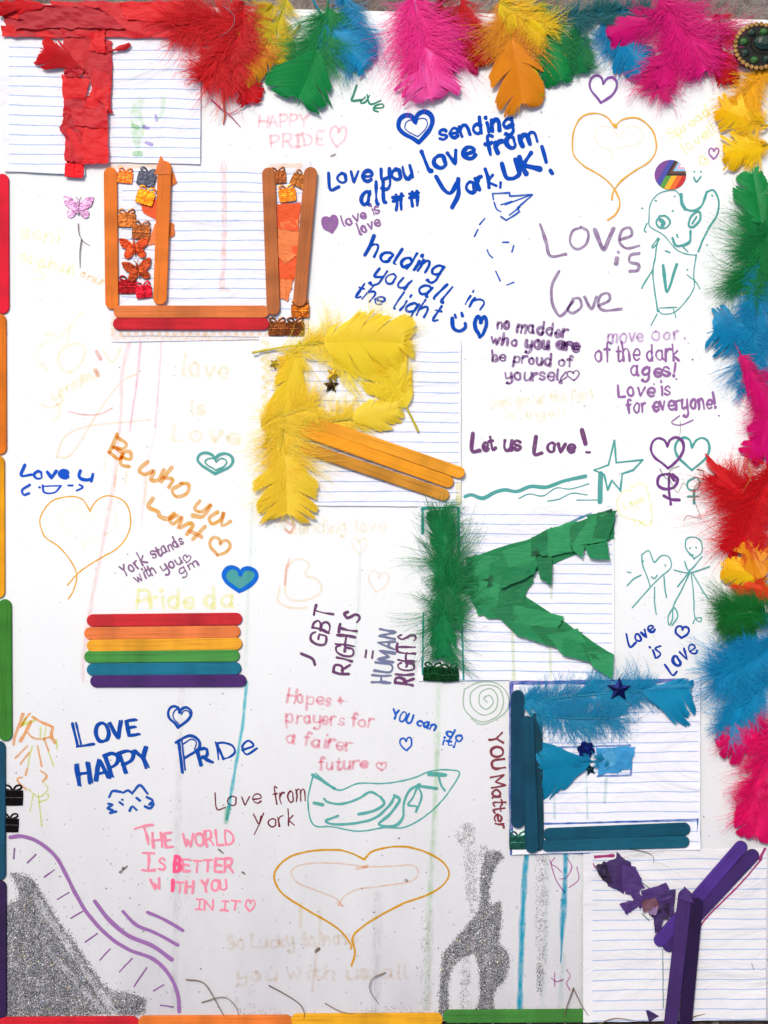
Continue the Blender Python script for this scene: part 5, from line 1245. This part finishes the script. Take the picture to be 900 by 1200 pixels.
feather("blue feather behind the left magenta vane", (706, 24), (756, 92), BU, -4, (.35, 1), 30, (.2, .6), 26, 300, z=2.6, group=gT, col2=BU2, splits=4)
feather("magenta feather with a flat vane pointing left", (800, 18), (708, 48), (222, 8, 124), 8, (.45, 1), 22, (.1, .5), 34, 300, z=6, group=gT, col2=MG2, splits=1, nv=130)
feather("large fluffy magenta feather at the upper right", (770, 2), (824, 92), MG, -14, (.55, 1), 34, (0, .85), 46, 1200, z=6, group=gT, col2=MG2, splits=2, fluffz=10, nv=110)
feather("magenta feather below with long loose curling wisps", (800, 30), (770, 110), (236, 16, 128), 6, (.5, 1), 26, (.1, 1), 36, 620, z=5, group=gT, col2=MG2, splits=6, fray=.4, nv=80)
feather("red feather half hidden behind the gem brooch", (842, 18), (852, 104), (206, 10, 20), 4, (.5, 1), 20, (0, .8), 28, 480, z=3, group=gT, col2=RD2, splits=2)
feather("blue fluffy feather filling the gap between green and magenta", (404, 0), (424, 60), BU, 4, None, 0, (0, 1), 34, 520, z=2.6, group=gT, col2=BU2)
feather("green fluffy feather along the top edge beside the yellow", (636, 4), (652, 60), GR, 4, None, 0, (0, 1), 34, 520, z=2.8, group=gT, col2=GR2)
feather("blue fluffy feather at the top edge left of the big magenta", (712, 6), (724, 60), BU, 4, None, 0, (0, 1), 34, 520, z=2.4, group=gT, col2=BU2)
feather("red fluffy feather at the top edge left of the orange vane", (540, 0), (560, 60), RD, 4, None, 0, (0, 1), 34, 520, z=2.6, group=gT, col2=(190, 20, 16))
feather("yellow green fluffy feather at the top edge above the green", (336, 0), (318, 60), (210, 214, 40), 4, None, 0, (0, 1), 26, 360, z=2.4, group=gT, col2=YE2)
# right edge, top to bottom
feather("golden fluffy feather under the gem brooch", (900, 70), (862, 128), (250, 190, 30), 4, None, 0, (0, 1), 34, 600, z=4, group=gRt, col2=YE2)
feather("yellow feather with a jagged vane pointing left, upper one", (906, 150), (838, 128), YE, -4, (.4, 1), 26, (.1, .5), 26, 220, z=4.6, group=gRt, col2=YE2, splits=6, fray=.25)
feather("yellow feather with a ragged split vane, lower one", (908, 168), (842, 184), YE, -4, (.25, 1), 28, (.1, .5), 26, 220, z=3.6, group=gRt, col2=YE2, splits=6, fray=.3, nv=180)
feather("green feather at the right with a broad smooth top vane", (896, 330), (878, 198), GR, 6, (.5, 1), 28, (.05, .6), 44, 900, z=4.2, group=gRt, col2=GR2, splits=2, nv=150, vang=.5)
feather("green fluffy feather under the smooth green vane", (904, 270), (872, 336), (20, 138, 66), 6, None, 0, (0, 1), 44, 900, z=5, group=gRt, col2=GR2)
feather("blue fluffy feather between the green and magenta ones", (902, 300), (880, 400), BU, 6, None, 0, (0, 1), 40, 800, z=4.4, group=gRt, col2=BU2)
feather("blue feather with a fan tip reaching left over the white board", (910, 402), (828, 388), BU, 8, (.38, 1), 34, (0, .5), 28, 300, z=4, group=gRt, col2=(10, 126, 176), splits=8, fray=.25, fan=.5, blunt=.2)
feather("blue downy feather below the fan tip", (900, 390), (872, 460), BU, 8, None, 0, (0, 1), 34, 480, z=3.4, group=gRt, col2=BU2)
feather("slim magenta feather crossing the blue ones", (856, 398), (904, 500), (232, 10, 120), -4, (.2, 1), 13, (.2, 1), 20, 400, z=7, group=gRt, col2=MG2, splits=4)
feather("fluffy magenta feather above the red spiky one", (914, 430), (888, 530), (236, 8, 128), 4, (.6, 1), 24, (0, .8), 32, 600, z=5, group=gRt, col2=MG2, splits=2)
feather("magenta feather vane pointing left above the red", (916, 500), (874, 540), (236, 8, 130), -4, (.3, 1), 22, None, z=4.4, group=gRt, col2=MG2, splits=2)
feather("red spiky feather with a pointed quill reaching left", (912, 600), (820, 540), RD, -14, (.1, .8), 18, (0, .75), 40, 700, z=5, group=gRt, col2=RD2, splits=6, fray=.4)
feather("red fluffy feather hanging down at the right edge", (908, 548), (866, 634), RD, 8, None, 0, (0, 1), 48, 1300, z=6, group=gRt, col2=RD2, fluffz=9)
feather("red feather vane with a cut tip above the golden fan", (908, 600), (846, 650), RD, 4, (.3, 1), 22, None, z=4, group=gRt, col2=RD2, splits=4, fray=.3)
feather("golden feather fan pointing up left", (908, 706), (870, 630), GO, -4, (.4, 1), 26, None, z=6.6, group=gRt, col2=(232, 140, 16), splits=7, fray=.2, vang=.7)
feather("yellow feather vane pointing left below the golden fan", (912, 684), (842, 664), (252, 216, 20), 4, (.35, 1), 20, None, z=5.6, group=gRt, col2=(246, 190, 20), splits=4, fray=.2)
feather("small orange red feather between the yellow and the green", (912, 700), (866, 686), (238, 90, 24), 4, (.2, 1), 16, (0, 1), 22, 300, z=5, group=gRt, col2=(220, 40, 20), splits=5, fray=.3)
feather("bushy green feather above the blue one", (908, 720), (850, 722), (22, 140, 52), 6, (.5, 1), 14, (0, 1), 36, 1100, z=5, group=gRt, col2=(10, 96, 40), splits=3, nv=50, fluffz=9)
feather("green feather vane showing below the bushy green one", (900, 720), (860, 764), (40, 150, 60), 4, (.4, 1), 20, None, z=3, group=gRt, splits=2, lift=2)
feather("large fluffy blue feather sweeping down left", (912, 742), (842, 790), BU, -10, None, 0, (0, 1), 44, 1300, z=6.4, group=gRt, col2=BU2, fluffz=9)
feather("fluffy blue feather reaching down to the hot pink one", (910, 790), (852, 850), BU, 10, (.7, 1), 14, (0, 1), 36, 900, z=5.4, group=gRt, col2=BU2, splits=4, nv=50)
feather("hot pink feather fan pointing left", (912, 850), (838, 878), HP, 6, (.35, 1), 28, (0, .7), 30, 400, z=5, group=gRt, col2=(206, 6, 96), splits=4, fray=.2)
feather("shaggy hot pink feather in the middle of the right pink cluster", (914, 860), (872, 950), HP, 10, None, 0, (0, 1), 32, 800, z=6, group=gRt, col2=(206, 6, 96), fluffz=9)
feather("hot pink feather with a rounded vane, lowest on the right edge", (912, 900), (882, 984), (244, 20, 112), 14, (.3, 1), 32, (0, .5), 26, 300, z=4.6, group=gRt, col2=(214, 6, 96), splits=2, fray=.08, nv=170)
# letter R
gRf = "yellow feathers forming the letter R"; RY, RY2 = (255, 236, 60), (255, 220, 44)
feather("yellow feather with its quill at the left curving over the R bowl", (296, 414), (484, 404), RY, -14, (.45, 1), 44, (.30, .95), 36, 560, z=5.5, group=gRf, thin=.28, col2=RY2, splits=6, nv=230, vang=.75, fluffz=5)
feather("yellow feather standing on its quill down the right of the R bowl", (490, 506), (424, 392), RY, 6, (.24, .95), 36, (.3, 1), 44, 420, z=4, group=gRf, thin=.28, col2=RY2, splits=3, nv=230, lift=3, fray=.1)
feather("yellow downy feather lying across the middle of the R", (322, 498), (474, 478), (255, 234, 80), 10, (.6, 1), 24, (0, .85), 26, 620, z=3.6, group=gRf, thin=.28, col2=RY2, splits=5, nv=110, fluffz=4)
feather("yellow feather making the upper part of the R stem", (352, 400), (330, 500), RY, 6, (.2, .9), 24, (0, 1), 28, 480, z=4, group=gRf, thin=.28, col2=(255, 212, 50), splits=5, nv=140, fluffz=4)
feather("yellow feather with a fluffy top and cut square vane as the R foot", (330, 462), (338, 612), (255, 234, 66), 0, (.48, 1), 40, (.05, .75), 46, 1300, z=5.4, group=gRf, thin=.28, col2=(255, 212, 50), splits=6, nv=220, fray=.06, fluffz=8, blunt=.2)
feather("thin yellow feather with loose wisps spreading over the R bowl", (300, 408), (462, 452), RY, -8, None, 0, (.1, 1), 40, 230, z=7, group=gRf, thin=.28, col2=RY2, fluffz=3, quill=False)
feather("small yellow down tuft at the left joint of the R", (306, 500), (372, 476), (255, 228, 66), -4, None, 0, (0, 1), 30, 520, z=7, group=gRf, thin=.28, col2=RY2, fluffz=6)
# letter K
feather("dark green bushy feather forming the K stem, pointing up", (528, 740), (513, 596), (20, 160, 84), 8, (.6, 1), 18, (0, .95), 43, 950, z=4, group="green feathers of the letter K", dang=.62, col2=(8, 112, 60), splits=4, nv=70, fluffz=9)
feather("green drooping feather forming the foot of the K stem", (518, 668), (518, 772), (26, 156, 86), -4, (.5, 1), 16, (.0, .95), 38, 420, z=6, group="green feathers of the letter K", col2=(10, 96, 56), splits=4, nv=60, fluffz=6)
# letter E
gEf = "blue feathers on the letter E"
feather("blue downy feather along the E's top bar with a split tip at the right", (608, 822), (814, 806), (20, 166, 206), -4, (.70, 1), 44, (0, .8), 30, 1000, z=4, group=gEf, thin=.18, col2=(10, 128, 178), splits=6, nv=170, fluffz=5, fray=.08, asym=.3, blunt=.2, fan=.5)
feather("soft blue down under the left end of the E's top bar", (620, 836), (724, 840), (40, 160, 196), 6, None, 0, (0, 1), 34, 620, z=3.4, group=gEf, thin=.18, col2=(20, 130, 176), fluffz=4)
feather("blue feather with a fan tip at the left, the E's middle bar", (712, 890), (628, 904), (24, 160, 200), 4, (.25, 1), 36, (0, .4), 12, 120, z=3.2, group=gEf, thin=.18, col2=(12, 134, 176), splits=3, nv=200, fray=.12, lift=3, fan=.6, blunt=.15)

# ------------------------------------------------------------------ gem brooch
def gem(cx, cy, rx, ry, z, h, mat, parent, name="gem"):
    V = []; F = []; n = 10
    for f, hz in ((1, 0), (.95, h * .35), (.62, h * .85), (.38, h)):
        for k in range(n): a = 2 * math.pi * k / n + (f < .7) * math.pi / n; V.append((cx + rx * f * math.cos(a), cy + ry * f * math.sin(a), z + hz))
    for r_ in range(3):
        for k in range(n): a = r_ * n + k; b = r_ * n + (k + 1) % n; F.append((a, b, b + n, a + n))
    F.append(tuple(range(3 * n, 4 * n)))
    return mesh_obj(name, V, F, mat, parent, smooth=False)
br = thing("gem_brooch", "oval brooch of dark green gems with a gold sequin rim in the corner", "brooch", 884, 58, 10)
felt = plain("black_felt", (26, 24, 20), .9, vary=.4, bump=.6); gold = foil_mat((226, 186, 110), (140, 100, 50), .25, .9)
gg = NT("dark_green_glass"); gg.b.inputs["Base Color"].default_value = lin((8, 44, 26)); gg.b.inputs["Roughness"].default_value = .06; gg.b.inputs["Coat Weight"].default_value = 1
gl = NT("green_glass"); gl.b.inputs["Base Color"].default_value = lin((40, 96, 24)); gl.b.inputs["Roughness"].default_value = .08; gl.b.inputs["Coat Weight"].default_value = 1
P = [(886 + 29 * math.cos(a), 58 + 27 * math.sin(a)) for a in np.linspace(0, 2 * math.pi, 33)[:-1]]
V, F = slab(P, 10, 15, 1.5); mesh_obj("backing", V, F, felt, br)
for k in range(30):
    a = 2 * math.pi * k / 30; c_ = (886 + 27.5 * math.cos(a), 58 + 25.5 * math.sin(a))
    if c_[0] > 912: continue
    P = [(c_[0] + 2.7 * math.cos(b), c_[1] + 2.7 * math.sin(b)) for b in np.linspace(0, 2 * math.pi, 9)[:-1]]
    V, F = slab(P, 14.8 + (k % 2) * .5, 15.6 + (k % 2) * .5, .3); mesh_obj("rim_sequin", V, F, gold, br, smooth=False)
for k in range(8):
    a = 2 * math.pi * k / 8 + .3; gem(886 + 18.5 * math.cos(a), 58 + 17 * math.sin(a), 5.2, 4.6, 15, 4, gl.m if k % 2 == 0 else gg.m, br)
gem(892, 54, 12.5, 9.5, 15, 6.5, gg.m, br, "centre_gem")
for k in range(26):
    a = 2 * math.pi * k / 26; gem(890 + 13.5 * math.cos(a), 55 + 11.5 * math.sin(a), 1.2, 1.2, 15.2, 1.6, felt, br, "bead")

# ------------------------------------------------------------------ silver glitter spilt on glue
def glitter_mat(light=False):
    t = NT("glitter"); rnd = t.n("NewGeometry").outputs["Random Per Island"]
    c = t.ramp(rnd, [(0.0, lin((100, 100, 102))), (.5, lin((132, 132, 134))), (.86, lin((156, 156, 160))), (.95, lin((236, 236, 242)))])
    tint = t.ramp(rnd, [(.0, (1, 1, 1, 1)), (.955, (1, 1, 1, 1)), (.96, lin((255, 150, 190))), (.975, lin((150, 220, 255))), (.99, lin((255, 230, 130)))])
    c = t.mix(1.0, c, tint, 'MULTIPLY')
    if light: c = t.mix(.5, c, lin((176, 176, 176)))
    t.l(c, t.b.inputs["Base Color"]); t.b.inputs["Metallic"].default_value = .3 if light else .85; t.b.inputs["Roughness"].default_value = .5; return t.m
GLM = glitter_mat(); GLL = glitter_mat(True)
def inside(P, x, y):
    c = np.zeros(len(x), bool); n = len(P)
    for i in range(n):
        x1, y1 = P[i]; x2, y2 = P[i - 1]
        c ^= ((y1 > y) != (y2 > y)) & (x < (x2 - x1) * (y - y1) / (y2 - y1 + 1e-9) + x1)
    return c
def glitter(label, polys, dens, thin=None, seed=0, spread=1.5, base=None):
    t = thing("glitter_patch", label, "glitter", polys[0][0][0], polys[0][0][1], 0, "silver glitter glued on the board")
    Vs = []
    for P in polys:
        P = [tuple(p) for p in catmull(list(P) + [P[0]], 6)]
        a = np.array(P); lo, hi = a.min(0), a.max(0); n = int((hi - lo).prod() * dens)
        x = rng.uniform(lo[0] - 2, hi[0] + 2, n); y = rng.uniform(lo[1] - 2, hi[1] + 2, n)
        k = inside(P, x + rng.normal(0, spread, n), y + rng.normal(0, spread, n))
        keep = np.ones(n, bool)
        if thin is not None: keep = rng.random(n) < thin(x, y)
        k &= keep; Vs.append(np.stack([x[k], y[k]], 1))
    p = np.concatenate(Vs); n = len(p)
    r_ = rng.uniform(.30, .62, n); th = rng.uniform(0, 2 * np.pi, n); tl = rng.normal(0, .20, (n, 2)); V = np.empty((n, 5, 3)); zc = rng.uniform(.35, 1.1, n)
    for k in range(5):
        a = th + 2 * np.pi * k / 5; dx, dy = r_ * np.cos(a), r_ * np.sin(a)
        V[:, k, 0] = p[:, 0] + dx; V[:, k, 1] = p[:, 1] + dy; V[:, k, 2] = zc + dx * tl[:, 0] + dy * tl[:, 1]
    V = V.reshape(-1, 3); b = np.arange(n) * 5; F = np.concatenate([np.stack([b, b + 1, b + 2], 1), np.stack([b, b + 2, b + 3], 1), np.stack([b, b + 3, b + 4], 1)])
    mesh_obj("glitter", V, F, GLM if dens > 1 else GLL, t, smooth=False, kind="stuff")
    if base:
        for P in base:
            s = ink(); s.fill(P); s.done("dried_glue", None, t, (150, 150, 152), .55, .8)
def nz(x, y, sc, s0): return np.array([mnoise.noise(Vector((a * sc, b * sc, s0))) for a, b in zip(x, y)])
A1 = [(12, 1022), (22, 1025), (36, 1029), (46, 1042), (56, 1060), (70, 1082), (84, 1100), (96, 1118), (112, 1142), (128, 1160), (150, 1164), (168, 1170), (171, 1182), (160, 1189), (120, 1188), (90, 1193), (6, 1196), (5, 1150), (6, 1085), (10, 1060), (22, 1055), (21, 1040)]
def thinA(x, y):
    # bare streak running down right through the patch
    d = np.abs((y - 1062) - (x - 48) * 1.45); base = np.where((d < 7) & (x < 140) & (x > 40), .25, 1.0)
    d2 = np.abs((y - 1118) - (x - 60) * 1.1); base = np.where((d2 < 5) & (x > 55) & (x < 120), .3, base)
    return base * np.clip(1.0 + nz(x, y, .05, 2) * .8, .25, 1)
glitter("large silver grey glitter patch in the lower left corner", [A1], 1.9, thinA, spread=2.4, base=[A1])
B1 = [(571, 998), (583, 997), (590, 1004), (584, 1010), (577, 1024), (573, 1046), (575, 1062), (586, 1056), (587, 1080), (584, 1104), (594, 1116), (596, 1134), (590, 1150), (580, 1160), (578, 1180), (586, 1190), (556, 1189), (562, 1172), (562, 1140), (556, 1118), (548, 1120), (532, 1130), (526, 1150), (525, 1188), (515, 1192), (516, 1150), (520, 1118), (536, 1098), (552, 1078), (562, 1062), (564, 1020)]
B2 = [(534, 970), (548, 964), (557, 970), (556, 985), (570, 990), (572, 1004), (560, 1014), (560, 1060), (552, 1070), (546, 1040), (544, 1000), (534, 985)]
B3 = [(546, 1080), (556, 1084), (550, 1120), (552, 1180), (540, 1186), (542, 1120)]
B4 = [(628, 1002), (640, 1002), (640, 1100), (636, 1160), (630, 1160), (628, 1080)]
B5 = [(630, 1130), (635, 1130), (634, 1160), (629, 1160)]
glitter("tall grey glitter shape like a standing figure below the E", [B1, B5], 1.9, lambda x, y: np.clip(1.0 + nz(x, y, .07, 5) * .5, .4, 1), base=[B1])
glitter("thin scattering of glitter behind the grey figure shape", [B2, B3, B4], .8, lambda x, y: np.clip(.7 + nz(x, y, .09, 8) * 1.2, .1, 1))
strip = [[(270, 1184), (310, 1180), (330, 1190), (268, 1192)], [(418, 1182), (470, 1180), (520, 1188), (414, 1192)], [(100, 1186), (170, 1186), (170, 1198), (2, 1198), (2, 1190)], [(560, 1180), (640, 1180), (700, 1182), (690, 1196), (530, 1198)], [(274, 1155), (279, 1155), (280, 1184), (274, 1184)], [(292, 1152), (296, 1156), (297, 1180), (292, 1180)], [(494, 1070), (502, 1070), (500, 1186), (493, 1186)]]
glitter("loose glitter crumbs along the bottom edge", strip, .35, lambda x, y: np.clip(.55 + nz(x, y, .12, 11) * 1.6, .05, 1))

# ------------------------------------------------------------------ dried grass and loose threads
def strand(pts, r, col, label, name="dry_grass_strand", cat="dry grass", group="dry grass strands caught on the board", z=1.5, arch=3.0):
    q = np.array(catmull(pts, 2.0)); n = len(q); T = np.gradient(q, axis=0); T /= np.linalg.norm(T, axis=1)[:, None] + 1e-9
    V = []; F = []
    for i in range(n):
        k = i / (n - 1); rr = r * (1 - .55 * k); zc = z + arch * math.sin(math.pi * k) + rr
        for a in (0, 2.1, 4.2): V.append((q[i, 0] - T[i, 1] * math.cos(a) * rr, q[i, 1] + T[i, 0] * math.cos(a) * rr, zc + math.sin(a) * rr))
    for i in range(n - 1):
        for k in range(3): a = 3 * i + k; b = 3 * i + (k + 1) % 3; F.append((a, b, b + 3, a + 3))
    F.append((0, 1, 2))
    o = mesh_obj(name, V, F, plain("dry_" + name, col, .8, vary=.3), smooth=True); return tag(o, label, cat, group)
HAY = (126, 104, 74)
strand([(218, 1147), (238, 1150), (250, 1166), (262, 1188), (272, 1198)], .9, HAY, "curved dry grass strand rising left of the orange bottom stick's middle")
strand([(236, 1174), (262, 1167), (276, 1178), (282, 1196)], .7, HAY, "short dry grass blade crossing the long one over the orange bottom stick")
strand([(315, 1154), (335, 1164), (352, 1176), (357, 1190), (350, 1200)], .9, (110, 88, 60), "hooked dry grass strand above the joint of the orange and yellow sticks")
strand([(452, 1139), (436, 1146), (434, 1160), (444, 1176)], .8, (120, 100, 84), "thin curled grass loop right of the mustard heart's tip")
strand([(381, 1175), (400, 1184), (420, 1188)], .7, HAY, "short straight grass bit at the glitter on the yellow stick")
strand([(672, 1157), (664, 1178), (660, 1199)], .9, (92, 76, 50), "dark grass blade leaning over the end of the green bottom stick")
strand([(672, 1158), (682, 1178), (694, 1196)], .8, (112, 90, 60), "grass blade leaning right over the end of the green bottom stick")
strand([(700, 1200), (720, 1192), (750, 1196)], .8, HAY, "low grass strand at the bottom edge of the Y sheet")
strand([(800, 1199), (812, 1190), (828, 1187)], .8, HAY, "small grass blade right of the Y's stem")
strand([(728, 994), (750, 996), (764, 1002), (766, 1012)], .6, (86, 96, 60), "fine dark strand hanging between the E foot and the Y sheet")
strand([(880, 1128), (883, 1136)], .5, HAY, "tiny straw bit on the right of the Y sheet", z=2.5)
strand([(92, 262), (93, 274), (98, 283), (106, 288)], .7, (130, 116, 92), "bent dried grass tip under the butterfly", group="grass stem under the lilac butterfly", z=.4, arch=1.5)
strand([(96, 280), (94, 296), (94, 314)], .9, (120, 112, 98), "straight dried grass stalk under the butterfly", group="grass stem under the lilac butterfly", z=.4, arch=1.0)
TH = (130, 110, 100); gth = "loose threads by the two symbol hearts"
strand([(797, 494), (797, 505), (796, 512)], .35, TH, "short thread above the purple heart", "loose_thread", "thread", gth, .4, .8)
strand([(796, 546), (786, 550), (784, 560), (790, 572), (793, 577), (797, 572), (800, 566), (806, 570)], .4, (120, 110, 60), "curly olive thread over the purple symbol", "loose_thread", "thread", gth, .6, 1.5)
strand([(773, 549), (778, 558), (785, 563)], .5, (60, 40, 60), "dark thread end on the purple symbol", "loose_thread", "thread", gth, .6, 1)
strand([(816, 550), (824, 552), (823, 562), (814, 570), (812, 582), (817, 596), (820, 607), (806, 604), (801, 610)], .5, (96, 88, 70), "zigzag thread hanging from the teal symbol", "loose_thread", "thread", gth, .6, 1.5)
strand([(822, 562), (834, 558), (842, 550), (838, 548)], .4, TH, "thread running from the teal symbol to the red feather", "loose_thread", "thread", gth, .6, 2)
strand([(248, 117), (262, 130), (270, 136), (282, 149)], 1.0, (206, 10, 90), "magenta thread crossing the orange one below the red tuft", "loose_thread", "thread", "threads below the red tuft", 1.2, 2)
strand([(264, 110), (263, 122), (264, 134), (262, 146)], 2.0, (240, 80, 50), "short coral thread tuft below the red feathers", "loose_thread", "thread", "threads below the red tuft", .4, 2)
strand([(268, 134), (278, 130), (286, 122)], .7, (226, 40, 110), "pink side thread below the red tuft", "loose_thread", "thread", "threads below the red tuft", 1.2, 2)
strand([(306, 494), (318, 492), (328, 489)], .5, (60, 50, 40), "dark hair at the left joint of the R", "loose_thread", "thread", "threads on the R", 3, 1)
V, F = slab([(318, 498), (322, 500), (312, 526), (307, 525)], 2.4, 3.4, .3)
tag(mesh_obj("twig_piece", V, F, plain("dark_bark", (70, 54, 30), .8, vary=.4), smooth=False), "short dark twig piece under the feather at the R stem", "twig")
strand([(262, 10), (276, 24), (272, 38), (258, 47)], .5, (120, 120, 126), "grey curved hair lying on the red tuft", "loose_thread", "thread", "threads below the red tuft", 13, 3)
strand([(874, 542), (876, 560), (868, 576)], .5, (220, 120, 40), "orange curl on the red feather at the right", "loose_thread", "thread", "threads by the red feathers", 12, 3)
